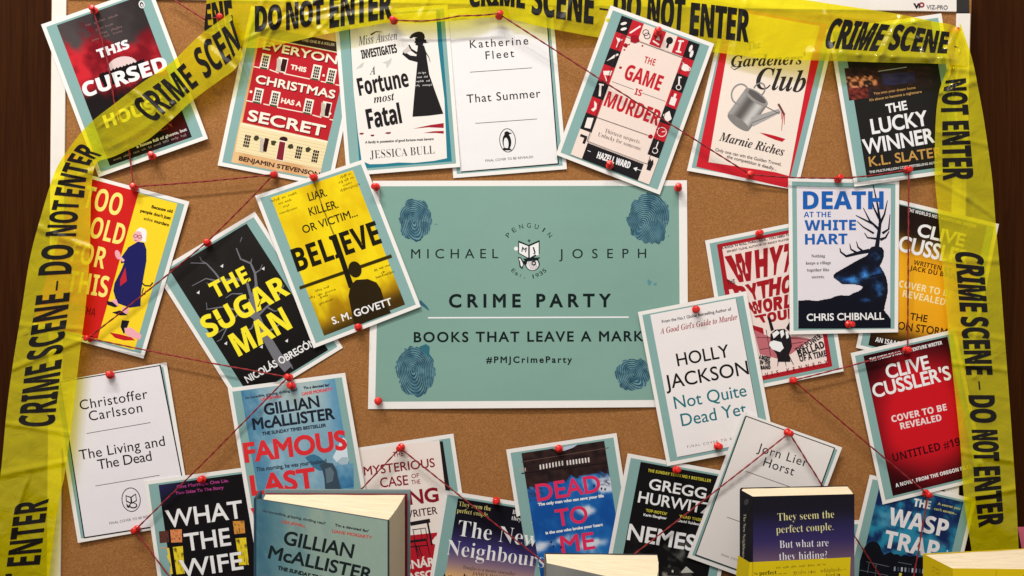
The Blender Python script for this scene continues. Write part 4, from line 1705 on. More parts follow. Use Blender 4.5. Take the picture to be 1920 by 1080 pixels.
fan('W', [(170, 212), (345, 176), (360, 368), (245, 384)], 60)
fan('H', [(364, 172), (452, 154), (450, 344), (376, 356)], 60)
fan('Y', [(462, 152), (556, 132), (520, 330), (474, 338)], 60)
fan('T', [(560, 132), (660, 110), (590, 310), (540, 322)], 60)
fan('E', [(670, 108), (740, 92), (660, 300), (608, 308)], 60)
s.T('THE', 190, 396, 240, 386, 28, KF, 'b')
fan('P', [(216, 412), (298, 396), (330, 510), (270, 530)], 60)
fan('Y', [(300, 396), (376, 380), (390, 490), (352, 500)], 60)
fan('T', [(376, 378), (462, 360), (450, 480), (404, 490)], 60)
fan('H', [(462, 358), (542, 342), (528, 462), (458, 476)], 60)
fan('O', [(548, 340), (630, 326), (600, 446), (536, 458)], 60)
fan('N', [(636, 324), (720, 310), (676, 430), (606, 444)], 60)
fan('W', [(310, 516), (410, 494), (424, 578), (350, 592)], 60)
fan('O', [(412, 494), (480, 480), (484, 568), (430, 578)], 60)
fan('R', [(486, 478), (556, 466), (548, 556), (490, 568)], 60)
fan('L', [(560, 464), (620, 452), (606, 546), (556, 554)], 60)
fan('D', [(624, 450), (690, 438), (668, 534), (612, 544)], 60)
fan('T', [(360, 600), (440, 584), (450, 640), (408, 648)], 60)
fan('O', [(442, 582), (506, 570), (512, 634), (454, 644)], 60)
fan('U', [(512, 568), (574, 556), (578, 622), (518, 632)], 60)
fan('R', [(580, 554), (650, 540), (644, 610), (584, 620)], 60)
s.poly([(350, 660), (420, 680), (430, 740), (370, 730)], DR)
ROSE = (190, 104, 108)
s.poly([(360, 690), (470, 740), (640, 735), (740, 752), (600, 850), (520, 880), (400, 850)], ROSE)
for q in ([(380, 740), (720, 752)], [(400, 820), (680, 770)], [(440, 690), (470, 860)]):
    s.line(q, 4, (90, 44, 48))
s.poly([(468, 720), (500, 690), (560, 684), (600, 730), (610, 800), (590, 850), (600, 900), (520, 900), (508, 850), (470, 800)], KF)
s.poly([(466, 770), (490, 760), (540, 772), (556, 810), (530, 836), (480, 818), (460, 790)], WH)
s.poly([(480, 716), (512, 694), (530, 712), (490, 748)], WH)
s.poly([(530, 700), (552, 690), (560, 720), (540, 746)], WH)
s.poly([(566, 700), (582, 706), (590, 740), (574, 750)], WH)
s.poly([(450, 610), (466, 608), (492, 690), (472, 700)], KF)
s.poly([(570, 680), (592, 640), (602, 660), (590, 700)], KF)
for q in ([(530, 860), (540, 900)], [(556, 850), (572, 930)], [(590, 860), (620, 920)], [(520, 880), (516, 930)]):
    s.line(q, 7, KF, 3)
s.T('THE POWER', 650, 842, 810, 742, 36, KF, 'b', w=.5, sk=-.2)
s.T('BALLAD', 655, 870, 826, 806, 48, KF, 'b', w=.8)
s.T('OF A TIME', 662, 900, 838, 862, 40, KF, 'b', w=.6)
s.T('A BASSIST', 392, 880, 464, 896, 28, KF, 'b', w=1)
s.T('IN THE', 398, 915, 466, 920, 26, KF, 'b', w=1)
s.T('BAND', 404, 950, 470, 948, 26, KF, 'b', w=1)
s.T('TRAVIS KENNEDY', 316, 1026, 846, 916, 29, (120, 24, 30), 'b', asp=.8)
place(s, 0, 'red framed cover card with a raised black and white fist and fanned red lettering', (1.5, 0, 2.5, 0), 1.0)

# --- white cover with a stag
s = card([(1478, 333), (1686, 338), (1684, 623), (1481, 627)], (0.075, 0.055, 0.925, 0.955))
cover(s, (230, 216, 216))
s.z(1300, 310, 2.511)
SK = (24, 26, 38)


def f_stag(u, v):
    n = fbm(u * 3, v * 4, 31)
    return mixc((26, 26, 40), (48, 104, 172), sstep(-.05, .5, n + .35 - abs(v - .45) * 1.2))


s.z(1480, 420, 3.9)
STAG = [(65, 560), (140, 558), (210, 562), (255, 552), (300, 545), (340, 528), (380, 520), (415, 526), (440, 522), (470, 505), (500, 495), (525, 480), (538, 460), (520, 450), (480, 442), (430, 440), (385, 438), (362, 420), (340, 404), (324, 392), (322, 376), (345, 354), (390, 328), (440, 300), (480, 276), (520, 255), (560, 235), (576, 222), (578, 190), (604, 166), (640, 160), (676, 172), (692, 196), (690, 240), (676, 280), (662, 306), (690, 352), (708, 390), (718, 440), (721, 490), (712, 540), (700, 590), (692, 630), (706, 650), (726, 672), (742, 700), (742, 760), (65, 765)]
s.poly(STAG, (20, 22, 30))


def f_stag2(u, v):
    x, y = 65 + 677 * u, 160 + 605 * v
    k = sum(a * math.exp(-((x - cx) / rx) ** 2 - ((y - cy) / ry) ** 2) for cx, cy, rx, ry, a in ((440, 408, 80, 26, 1.0), (550, 360, 30, 34, 1.0), (640, 356, 36, 36, .9), (650, 470, 34, 44, .7), (560, 556, 30, 12, .8), (630, 230, 40, 40, .25)))
    n = fbm(u * 9, v * 9, 31)
    if abs(y - (385 - (x - 590) * .22)) < 7 and x > 585:
        k = 0
    return mixc((20, 20, 30), mixc((40, 84, 156), (70, 146, 214), .5 + n), k + .35 * n * (k > .1))


s.pxgrid([(65, 160), (742, 160), (742, 765), (65, 765)], f_stag2, 120, 110, lambda u, v: inside((65 + 677 * u, 160 + 605 * v), STAG))
s.z(1300, 310, 2.511)
for q, w1, w2 in (([(862, 400), (872, 330), (880, 270), (868, 190), (846, 90)], 22, 4), ([(876, 280), (900, 230), (914, 165)], 14, 3), ([(874, 250), (850, 200), (836, 150)], 11, 3), ([(872, 300), (830, 260), (800, 200)], 13, 3), ([(842, 274), (790, 248), (765, 235)], 9, 3),
                  ([(850, 320), (800, 290), (770, 262)], 9, 2), ([(890, 320), (920, 300), (926, 230)], 13, 3), ([(828, 402), (780, 412), (720, 428), (694, 408), (690, 390)], 20, 4), ([(770, 412), (742, 395), (736, 368)], 11, 3), ([(800, 406), (775, 385), (768, 358)], 11, 3), ([(862, 345), (820, 340), (806, 318)], 9, 3), ([(880, 350), (905, 340), (922, 310)], 14, 4)):
    s.line(q, w1, SK, w2)
BL = (34, 92, 166)
s.T('DEATH', 516, 206, 896, 206, 84, BL, 'b', w=1.6)
s.T('AT THE', 520, 245, 648, 244, 26, BL, 'b')
s.T('WHITE', 524, 306, 766, 304, 48, BL, 'b', w=.6)
s.T('HART', 526, 373, 726, 371, 50, BL, 'b', w=.6)
s.T('Nothing', 556, 434, 620, 433, 14, (60, 54, 60), 's')
s.T('keeps a village', 530, 467, 648, 465, 14, (60, 54, 60), 's')
s.T('together like', 536, 500, 640, 498, 14, (60, 54, 60), 's')
s.T('secrets.', 558, 532, 618, 531, 14, (60, 54, 60), 's')
s.T('CHRIS CHIBNALL', 534, 733, 898, 726, 34, WH, w=.9)
place(s, 2.2, 'white cover card with a dark blue stag and blue capitals', (0, 0, 1.5, 1.0), .8)

# --- orange cover under the tape
s = card([(1662, 369), (1873, 420), (1816, 703), (1605, 652)], (0.10, 0.03, 0.9, 0.965))


def f_or(u, v):
    c = mixc((34, 22, 18), (238, 160, 26), sstep(.16, .36, v + .03 * nz(u * 5, v * 5)))
    c = mixc(c, (248, 178, 34), math.exp(-((v - .5) / .2) ** 2) * .6)
    return mixc(c, (36, 22, 16), sstep(.78, .96, v))


cover(s, f_or, 12, 40)
s.z(1300, 310, 2.511)
s.T("THE WORLD'S NO.1 ADVENTURE WRITER", 1008, 216, 1330, 296, 16, WH, 'b')
s.T('CLIVE', 1050, 332, 1272, 384, 62, WH, w=2.4)
s.T('CUSSLER', 960, 402, 1290, 478, 76, WH, w=2.6)
s.T('WRITTEN BY', 1036, 466, 1214, 506, 22, (60, 32, 16), 'b')
s.T('JACK DU BRUL', 1018, 492, 1240, 536, 22, (60, 32, 16), 'b')
s.T('COVER TO BE', 966, 572, 1218, 622, 32, (252, 226, 170), 'b')
s.T('REVEALED', 984, 618, 1184, 660, 32, (252, 226, 170), 'b')
s.T('THE', 1018, 727, 1100, 740, 34, (60, 32, 16), w=.8)
s.T('ON STORM', 960, 772, 1192, 806, 38, (60, 32, 16), w=.8)
s.T('AN ISAAC BELL NOVEL', 856, 830, 1120, 880, 22, WH, 'b')
place(s, 1.2, 'orange and black cover card half under the yellow tape at the right', (0, 2, 0, 0), 0)

# --- red cover
s = card([(1595, 662), (1792, 617), (1850, 898), (1655, 946)], (0.11, 0.036, 0.91, 0.962))


def f_red(u, v):
    r = math.hypot((u - .55) / .75, (v - .5) / .5)
    return mixc((206, 24, 34), (46, 10, 14), sstep(.5, 1.15, r + .1 * nz(u * 3, v * 3)))


cover(s, f_red, 24, 34)
s.z(1560, 600, 2.25)
s.T("THE WORLD'S NO.1 ADVENTURE WRITER", 160, 176, 466, 102, 15, WH, 'b', w=.2)
s.T('CLIVE', 234, 250, 416, 206, 60, WH, w=2)
s.T("CUSSLER'S", 178, 330, 506, 250, 60, WH, w=1.9)
s.T('COVER TO BE', 254, 432, 486, 380, 28, (240, 214, 208), 'b', w=.4)
s.T('REVEALED', 291, 462, 464, 424, 28, (240, 214, 208), 'b', w=.4)
s.T('UNTITLED #19', 260, 598, 544, 528, 34, (70, 10, 18), 'b', w=.3)
s.T('A NOVEL FROM THE OREGON FILES', 270, 706, 590, 624, 16, WH, 'b', w=.3)
place(s, 2.2, 'deep red cover card with white capitals beside the right hand tape', (2, 0, 0, 0), .4)

# --- night blue cover
s = card([(1631, 890), (1831, 936), (1763, 1226), (1563, 1180)], (0.11, 0.036, 0.89, 0.965))


def f_night(u, v):
    n = fbm(u * 3, v * 7, 41)
    c = mixc((26, 42, 84), (44, 134, 162), sstep(-.1, .6, n + .62 - abs(v - .33) * 2.4 - .35 * abs(u - .4)))
    c = mixc(c, (120, 160, 182), sstep(.25, .7, nz(u * 3, v * 18, 4)) * sstep(.05, .2, v) * .5)
    return mixc(c, (20, 22, 30), sstep(.50, .56, v + .05 * nz(u * 12, 2, 5)))


cover(s, f_night, 40, 56)
s.z(1580, 880, 5.4)
sk = [(150, 1230), (176, 930), (196, 850), (222, 790), (256, 745), (300, 722), (345, 735), (376, 770), (396, 830), (420, 862), (452, 846), (486, 838), (520, 862), (560, 858), (590, 884), (630, 866), (680, 884), (730, 872), (780, 890), (840, 884), (900, 900), (950, 886), (990, 906), (1030, 940), (1100, 960), (1140, 1000), (1120, 1230)]
s.poly([(x + 6 * nz(x * .05, y * .05), y + 10 * nz(y * .07, x * .07, 2)) for x, y in sk], (22, 22, 28))
for i in range(9):
    x = 520 + i * 36
    s.poly([(x, 985 + i * 3), (x + 17, 987 + i * 3), (x + 14, 1030 + i * 3), (x - 3, 1028 + i * 3)], ((150, 150, 160), (60, 70, 90), (196, 196, 200))[i % 3])
for q in ([(240, 935), (470, 985)], [(170, 1020), (460, 1075)], [(340, 960), (330, 1080)], [(270, 940), (250, 1050)], [(560, 940), (700, 965)]):
    s.line(q, 7, (92, 98, 104))
s.poly([(574, 1048), (600, 1052), (594, 1090), (568, 1086)], (226, 206, 80))
s.T('THE', 712, 372, 884, 404, 82, WH, 'b', w=2)
s.T('WASP', 452, 556, 1052, 690, 176, (236, 226, 222), 'b', w=3, sk=-.02)
s.T('TRAP', 408, 786, 958, 908, 176, (236, 226, 222), 'b', w=3, sk=-.02)
s.poly([(800, 830), (838, 846), (818, 905)], (236, 226, 222))
s.poly([(870, 850), (905, 858), (862, 890)], (236, 226, 222))
for p in ((1060, 828), (1130, 858), (1030, 858)):
    s.ell(*p, 9, 12, (170, 220, 230))
s.T('A secret you', 960, 358, 1188, 410, 26, (196, 190, 110), w=1)
s.T("can't escape...", 922, 408, 1152, 460, 26, (196, 190, 110), w=1)
place(s, 1.2, 'night blue cover card with big white slanting capitals at the lower right', (0, 1, 0, 0), 0)

# --- dark cover behind the paperback
s = card([(1402, 984), (1616, 975), (1628, 1280), (1414, 1289)])
cover(s, (28, 24, 26))
place(s, -0.4, 'black cover card almost hidden behind the navy paperback', (0, 0, 0, 0), 0)


# ------------------------------------------------------------------ barrier tape
def catmull(a, b, c, d, t):
    return tuple(0.5 * ((2 * q) + (-p + r) * t + (2 * p - 5 * q + 4 * r - w) * t * t + (-p + 3 * q - 3 * r + w) * t ** 3) for p, q, r, w in zip(a, b, c, d))


class Tape:
    """film strip through cross-sections ((bottom px), (top px), height bottom mm, height top mm)"""

    def __init__(s, secs, seed, creases=(), longc=(), ripple=1.4, dents=()):
        s.dents = dents
        s.k = [(b[0], b[1], t[0], t[1], hb, ht) for b, t, hb, ht in secs]
        s.seed = seed
        s.creases = creases
        s.longc = longc
        s.ripple = ripple
        s.mid = []
        s.acc = [0.0]
        N = len(s.k) - 1
        for i in range(N * 20 + 1):
            q = s.sec(i / 20.0)
            s.mid.append(((q[0] + q[2]) / 2, (q[1] + q[3]) / 2))
            if i:
                s.acc.append(s.acc[-1] + math.dist(s.mid[-1], s.mid[-2]))
        s.L = s.acc[-1]
        s.ops = []

    def sec(s, x):
        n = len(s.k) - 1
        x = min(max(x, 0), n)
        i = min(int(x), n - 1)
        g = lambda j: s.k[min(max(j, 0), n)]
        return catmull(g(i - 1), g(i), g(i + 1), g(i + 2), x - i)

    def x_at(s, dist):
        lo, hi = 0, len(s.acc) - 1
        dist = min(max(dist, 0), s.L)
        while hi - lo > 1:
            m = (lo + hi) // 2
            if s.acc[m] <= dist:
                lo = m
            else:
                hi = m
        d = s.acc[hi] - s.acc[lo]
        return (lo + (dist - s.acc[lo]) / d if d else lo) / 20.0

    def dist_of(s, p):
        i = min(range(len(s.mid)), key=lambda j: math.dist(s.mid[j], p))
        best, bd = s.acc[i], 1e9
        for j in (i - 1, i):
            if 0 <= j < len(s.mid) - 1:
                a, b = s.mid[j], s.mid[j + 1]
                L2 = (b[0] - a[0]) ** 2 + (b[1] - a[1]) ** 2 or 1e-9
                t = max(0, min(1, ((p[0] - a[0]) * (b[0] - a[0]) + (p[1] - a[1]) * (b[1] - a[1])) / L2))
                q = (a[0] + (b[0] - a[0]) * t, a[1] + (b[1] - a[1]) * t)
                if math.dist(q, p) < bd:
                    bd, best = math.dist(q, p), s.acc[j] + (s.acc[j + 1] - s.acc[j]) * t
        return best

    def pos(s, dist, t, off=0.0):
        q = s.sec(s.x_at(dist))
        px = q[0] + (q[2] - q[0]) * t
        py = q[1] + (q[3] - q[1]) * t
        h = q[4] + (q[5] - q[4]) * t
        h += s.ripple * nz(dist / 55.0, t * 1.6, s.seed) + .55 * s.ripple * nz(dist / 24.0, t * 3.0, s.seed + 5)
        for c0, sl, a, w in s.creases:
            h += 1.5 * a * max(0.0, 1 - abs(dist - c0 - sl * (t - .5)) / w)
        for t0, sl, a, w, d0, d1 in s.longc:
            f = sstep(d0, d0 + 25, dist) * (1 - sstep(d1 - 25, d1, dist))
            h += f * a * max(0.0, 1 - abs(t - t0 - sl * (dist - d0)) / w)
        for d0, t0, rs, rt, a in s.dents:
            if abs(dist - d0) < 3 * rs:
                h += a * math.exp(-((dist - d0) / rs) ** 2 - ((t - t0) / rt) ** 2)
        h = max(h, 2.0)
        return W(px, py, h * MM + off)

    def write(s, text, pa, pb, t0, t1, w=0.0, asp=None, sk=0.0):
        da, db = s.dist_of(pa), s.dist_of(pb)
        q = s.sec(s.x_at((da + db) / 2))
        wid = math.hypot(q[2] - q[0], q[3] - q[1])
        V, F = layout(text, 'b', db - da, (t1 - t0) * wid, w, asp, maxedge=3.6)
        hh = (t1 - t0) * wid
        s.ops.append(([(da + x + sk * y, t0 + (t1 - t0) * y / hh) for x, y in V], F))

    def build(s, name, nt=40):
        n = int(s.L / 3)
        V, F, mi = [], [], []
        o = s.pos(s.L / 2, .5)
        for i in range(n + 1):
            for j in range(nt + 1):
                V.append(s.pos(s.L * i / n, j / nt) - o)
        for i in range(n):
            for j in range(nt):
                k = i * (nt + 1) + j
                F.append([k, k + nt + 1, k + nt + 2, k + 1])
                mi.append(0)
        nf = len(F)
        for pv, pf in s.ops:
            k = len(V)
            V += [s.pos(d, t, 0.00045) - o for d, t in pv]
            F += [[k + i for i in f] for f in pf]
            mi += [1] * len(pf)
        me = mesh_from(name, V, F, mi)
        me.polygons.foreach_set('use_smooth', [True] * len(F))
        return link(name, me, [M_TAPE, M_INK], loc=o)


# left: hangs from the top left, runs diagonally and drops down the frame
tl = Tape([((86, 1130), (-34, 1130), 17, 16), ((107, 960), (-12, 975), 17, 18), ((122, 885), (2, 880), 18, 17), ((137, 770), (12, 775), 17, 18),
           ((150, 660), (23, 690), 17, 17), ((161, 570), (40, 585), 16, 17), ((168, 478), (57, 480), 16, 17), ((170, 390), (82, 387), 15, 17),
           ((172, 345), (100, 330), 14, 16), ((177, 314), (114, 301), 14, 18), ((186, 302), (130, 277), 14, 18), ((212, 294), (155, 245), 12, 18),
           ((240, 281), (180, 221), 13, 22), ((277, 262), (210, 198), 14, 22), ((320, 226), (262, 158), 15, 20), ((363, 187), (320, 118), 15, 20),
           ((410, 152), (370, 70), 16, 20), ((440, 130), (402, 46), 19, 20), ((456, 104), (432, 24), 20, 21)],
          3.1, creases=((255, -30, 1.2, 9), (330, 20, 1.0, 8), (470, -25, 1.4, 9), (520, 30, 1.2, 8), (690, 40, 1.6, 10), (808, -30, 1.8, 12), (1010, -20, 1.5, 10), (1140, 50, 1.6, 12), (1175, -40, -1.6, 10)),
          longc=((.86, .0012, 1.5, .05, 30, 130), (.70, -.0016, 1.5, .05, 150, 250), (.80, -.0004, 1.5, .05, 900, 1010), (.62, 0, 1.6, .12, 120, 420), (.30, .0003, 1.3, .10, 560, 800), (.25, -.0002, 1.2, .12, 880, 1060)),
          dents=((520, .88, 5, .05, 2.0), (700, .30, 6, .05, 1.8), (1040, .24, 6, .06, 2.2), (1075, .30, 7, .05, 2.4)))
tl.write('ENTER', (44, 1062), (60, 940), .17, .69, .6)
tl.write('T', (38, 1102), (42, 1076), .17, .69, .6)
tl.write('CRIME', (77, 800), (85, 680), .26, .80, .6)
tl.write('SCENE', (88, 669), (106, 551), .27, .80, .6)
tl.write('-', (108, 545), (110, 527), .44, .60, 0.5)
tl.write('DO', (112, 515), (118, 459), .28, .82, .6)
tl.write('NOT', (120, 443), (126, 376), .26, .82, .6)
tl.write('ENTER', (128, 368), (165, 268), .16, .84, .6)
tl.write('CRIME', (264, 206), (362, 138), .20, .80, .6, sk=-.1)
tl.write('SCEN', (376, 128), (446, 62), .20, .84, .6)
tag(tl.build('barrier_tape'), 'yellow crime scene tape running down the left side of the board after a diagonal stretch', 'tape', 'crime scene tape round the board')

# top: sags along the upper edge
tt = Tape([((382, 62), (388, -6), 14, 16), ((412, 66), (412, -14), 9, 16), ((440, 84), (440, -22), 10, 17), ((480, 90), (480, -26), 10, 17),
           ((540, 80), (540, -28), 11, 17), ((620, 62), (620, -30), 14, 17), ((700, 47), (700, -34), 14, 17), ((737, 42), (738, -36), 11, 17),
           ((790, 43), (790, -42), 13, 17), ((860, 38), (862, -44), 14, 17), ((937, 33), (938, -46), 10, 17), ((1025, 52), (1030, -50), 12, 17),
           ((1120, 70), (1126, -46), 7, 11), ((1230, 86), (1238, -36), 5.5, 8), ((1340, 98), (1348, -24), 8, 12), ((1440, 110), (1450, -9), 15, 16),
           ((1555, 114), (1563, 8), 19, 16), ((1650, 117), (1670, 24), 22, 15), ((1740, 119), (1750, 40), 22, 18), ((1796, 122), (1790, 49), 20, 18), ((1816, 126), (1808, 74), 17, 16)],
          8.7, creases=((95, 60, 1.4, 8), (140, 60, 1.4, 8), (180, -90, 1.6, 9), (260, 120, 1.2, 9), (420, 40, 1.2, 9), (560, -40, 1.4, 9), (690, 40, 1.2, 9), (1010, 20, .9, 8), (1180, -30, 1.4, 9), (1290, 30, 1.8, 10), (1350, -40, 2.0, 10), (1395, 40, -2.0, 10)),
          longc=((.08, .0040, 1.7, .05, 60, 240), (.34, .0012, 1.6, .045, 110, 330), (.30, 0, 1.6, .10, 90, 360), (.62, -.0006, 1.6, .05, 1220, 1400), (.22, 0, 1.4, .12, 600, 760), (.14, 0, 5.5, .20, 1130, 1425), (.8, 0, 1.2, .1, 1000, 1300)), ripple=1.6,
          dents=((1205, .20, 6, .06, 2.4), (1238, .14, 5, .05, 2.2), (1282, .18, 7, .07, 3.0), (1306, .12, 6, .06, 2.8), (1392, .22, 9, .08, 3.2), (1330, .9, 5, .04, 2.0), (1290, .92, 4, .04, 1.8), (760, .3, 5, .05, 1.8), (130, .55, 8, .05, 2.2), (200, .62, 9, .04, 2.2)))
tt.write('ENE', (386, 30), (441, 30), .06, .80, 1.4, sk=-.12)
tt.write('DO', (478, 38), (529, 32), .26, .68, 1.4)
tt.write('NOT', (537, 34), (608, 26), .22, .70, 1.4)
tt.write('ENTER', (618, 20), (736, 8), .10, .80, 1.4)
tt.write('CRIME', (880, 0), (985, -6), .28, .78, 1.4)
tt.write('SCENE', (997, 0), (1114, 12), .20, .82, 1.4)
tt.write('-', (1124, 14), (1140, 16), .42, .56, 0.5)
tt.write('DO', (1150, 14), (1202, 18), .30, .80, 1.4)
tt.write('NOT', (1214, 20), (1284, 28), .28, .78, 1.4)
tt.write('ENTER', (1294, 32), (1406, 44), .22, .72, 1.4)
tt.write('CRIME', (1545, 58), (1650, 70), .22, .76, 1.4, sk=.25)
tt.write('SCENE', (1668, 72), (1776, 78), .26, .80, 1.4, sk=.12)
tt.write('-', (1790, 82), (1800, 84), .42, .56, 0.5)
tag(tt.build('barrier_tape'), 'yellow crime scene tape sagging along the top edge of the board', 'tape', 'crime scene tape round the board')

# right: drops from the top right corner
tr = Tape([((1792, 96), (1800, 42), 19, 20), ((1777, 128), (1822, 108), 16, 17), ((1761, 172), (1835, 170), 13, 16), ((1754, 235), (1846, 232), 14, 16),
           ((1753, 333), (1860, 333), 13, 15), ((1759, 400), (1867, 420), 13, 15), ((1767, 500), (1875, 510), 13, 16), ((1778, 620), (1883, 620), 14, 16),
           ((1791, 740), (1892, 740), 14, 17), ((1801, 840), (1899, 840), 14, 17), ((1808, 940), (1905, 930), 14, 17), ((1822, 1034), (1910, 1028), 14, 18),
           ((1826, 1070), (1912, 1066), 14, 18)],
          14.3, creases=((60, 20, 1.8, 9), (95, -20, 1.6, 9), (190, 30, 1.0, 8), (300, 60, 1.2, 9), (420, -10, 1.2, 9), (560, 20, 1.0, 8), (620, 14, 1.2, 8), (790, 20, 1.0, 8), (860, -10, 1.2, 8)),
          longc=((.30, .0006, 1.5, .05, 20, 130), (.45, 0, 2.0, .13, 50, 330), (.12, 0, 1.2, .10, 560, 820)),
          dents=((66, .16, 16, .06, 2.6), (100, .30, 12, .05, 2.2), (30, .5, 6, .08, 2.4), (300, .55, 6, .06, 1.8), (640, .40, 5, .05, 1.8), (800, .35, 7, .05, 1.8)))
tr.write('NOT', (1800, 148), (1806, 215), .10, .70, 1.2)
tr.write('ENTER', (1808, 226), (1808, 338), .14, .68, 1.2)
tr.write('CRIME', (1820, 473), (1836, 584), .24, .73, 1.2)
tr.write('SCENE', (1838, 593), (1846, 702), .24, .73, 1.2)
tr.write('-', (1848, 714), (1850, 730), .42, .56, 0.5)
tr.write('DO', (1852, 740), (1855, 792), .24, .73, 1.2)
tr.write('NOT', (1856, 805), (1860, 864), .24, .73, 1.2)
tr.write('ENTER', (1861, 874), (1866, 986), .22, .73, 1.2)
tag(tr.build('barrier_tape'), 'yellow crime scene tape hanging down the right side of the board', 'tape', 'crime scene tape round the board')

# ------------------------------------------------------------------ push pins
PIN_PROFILE = [(0.0, 0.0112), (2.6, 0.0112), (3.5, 0.0108), (4.0, 0.0098), (3.9, 0.0088), (3.0, 0.0080), (2.5, 0.0070), (2.4, 0.0055), (2.9, 0.0040),
               (4.3, 0.0030), (5.0, 0.0024), (5.2, 0.0015), (4.9, 0.0008), (3.6, 0.0003), (0.6, 0.0), (0.55, -0.002)]


def pin_mesh():
    V, F, mi = [], [], []
    n = 20
    for r, h in PIN_PROFILE:
        for i in range(n):
            a = 2 * math.pi * i / n
            V.append((r * MM * math.cos(a), -h, r * MM * math.sin(a)))
    m = len(PIN_PROFILE)
    for k in range(m - 1):
        for i in range(n):
            F.append([k * n + i, k * n + (i + 1) % n, (k + 1) * n + (i + 1) % n, (k + 1) * n + i])
            mi.append(0)
    # the steel needle
    b = len(V)
    for r, h in ((0.5, 0.0), (0.5, -0.006), (0.05, -0.009)):
        for i in range(8):
            a = 2 * math.pi * i / 8
            V.append((r * MM * math.cos(a), -h, r * MM * math.sin(a)))
    for k in range(2):
        for i in range(8):
            F.append([b + k * 8 + i, b + k * 8 + (i + 1) % 8, b + (k + 1) * 8 + (i + 1) % 8, b + (k + 1) * 8 + i])
            mi.append(1)
    return mesh_from('push_pin', V, F, mi, True)


PM = pin_mesh()
PM.materials.append(M_PIN)
PM.materials.append(M_STEEL)
PINS = [
    (174, 17, 7, 'red push pin at the top of the black and red moon card'),
    (284, 291, 6, 'red push pin at the bottom edge of the black and red moon card'),
    (250, 350, 4, 'red push pin at the top of the red and yellow card where three strings meet'),
    (165, 634, 5, 'red push pin at the bottom left of the red and yellow card beside the tape'),
    (388, 454, 4, 'red push pin at the top edge of the bare tree card'),
    (513, 327, 4, 'red push pin at the bottom of the red town house card holding string'),
    (587, 332, 6, 'red push pin at the top of the yellow cover with the man at a window'),
    (671, 613, 6, 'red push pin at the bottom of the yellow cover with the man at a window'),
    (703, 350, 4, 'red push pin at the top left corner of the teal poster'),
    (1272, 350, 4, 'red push pin at the top right corner of the teal poster'),
    (709, 753, 4, 'red push pin at the bottom left corner of the teal poster'),
    (413, 32, 9, 'red push pin through the cut left end of the top tape'),
    (438, 62, 5, 'red push pin through the crumpled upper end of the diagonal tape'),
    (131, 298, 3, 'red push pin under the bend of the left hand tape'),
    (737, 37, 10, 'red push pin above the card with the lady in the bonnet, through the tape'),
    (937, 27, 10, 'red push pin at the top of the white card with the penguin, through the tape'),
    (1143, 308, 6, 'red push pin at the bottom of the board game card'),
    (1234, 58, 10, 'red push pin at the top edge of the board game card'),
    (1406, 327, 4, 'red push pin at the bottom of the watering can card holding string'),
    (1574, 334, 5, 'red push pin at the top of the white stag card'),
    (1595, 608, 5, 'red push pin at the bottom of the white stag card'),
    (1704, 318, 7, 'red push pin at the bottom of the dark lamplit room card'),
    (1793, 58, 2, 'red push pin through the tape at the top right corner of the board'),
    (1425, 437, 4, 'red push pin at the top of the red fist card'),
    (1488, 713, 4, 'red push pin at the bottom edge of the red fist card holding string'),
    (1306, 580, 7, 'red push pin at the top of the white card lettered in black and teal'),
    (1348, 837, 7, 'red push pin at the bottom of the white card lettered in black and teal'),
    (1702, 656, 5, 'red push pin at the top of the deep red card'),
    (1740, 927, 6, 'red push pin where the deep red card meets the night blue card'),
    (1480, 812, 8, 'red push pin at the top of the plain white card behind the paperback'),
    (1270, 881, 5, 'red push pin at the top of the black card with the grey house'),
    (1047, 841, 5, 'red push pin at the top of the blue sky card'),
    (930, 940, 5, 'red push pin at the top of the sunset card'),
    (750, 840, 4, 'red push pin at the top of the cream chair card holding string'),
    (540, 707, 7, 'red push pin at the foot of the bare tree card, upper of two close together'),
    (545, 723, 7, 'red push pin at the top of the blue card, lower of two close together'),
    (205, 702, 4, 'red push pin at the top of the plain white card at the lower left'),
    (253, 994, 4, 'red push pin at the bottom of the plain white card at the lower left'),
    (377, 899, 5, 'red push pin at the top of the black card with lit windows'),
]
PIN_AT = []
rp = random.Random(5)
for px, py, base, label in PINS:
    o = bpy.data.objects.new('push_pin', PM)
    COL.objects.link(o)
    h = base * MM
    c = W(px, py, h + 0.006)
    tilt = Vector((rp.uniform(-.28, .28), -1, rp.uniform(-.1, .36))).normalized()
    o.rotation_euler = Vector((0, -1, 0)).rotation_difference(tilt).to_euler()
    o.location = c - tilt * 0.006
    tag(o, label, 'push pin', 'red push pins on the board')
    PIN_AT.append((px, py, h + 0.0055))


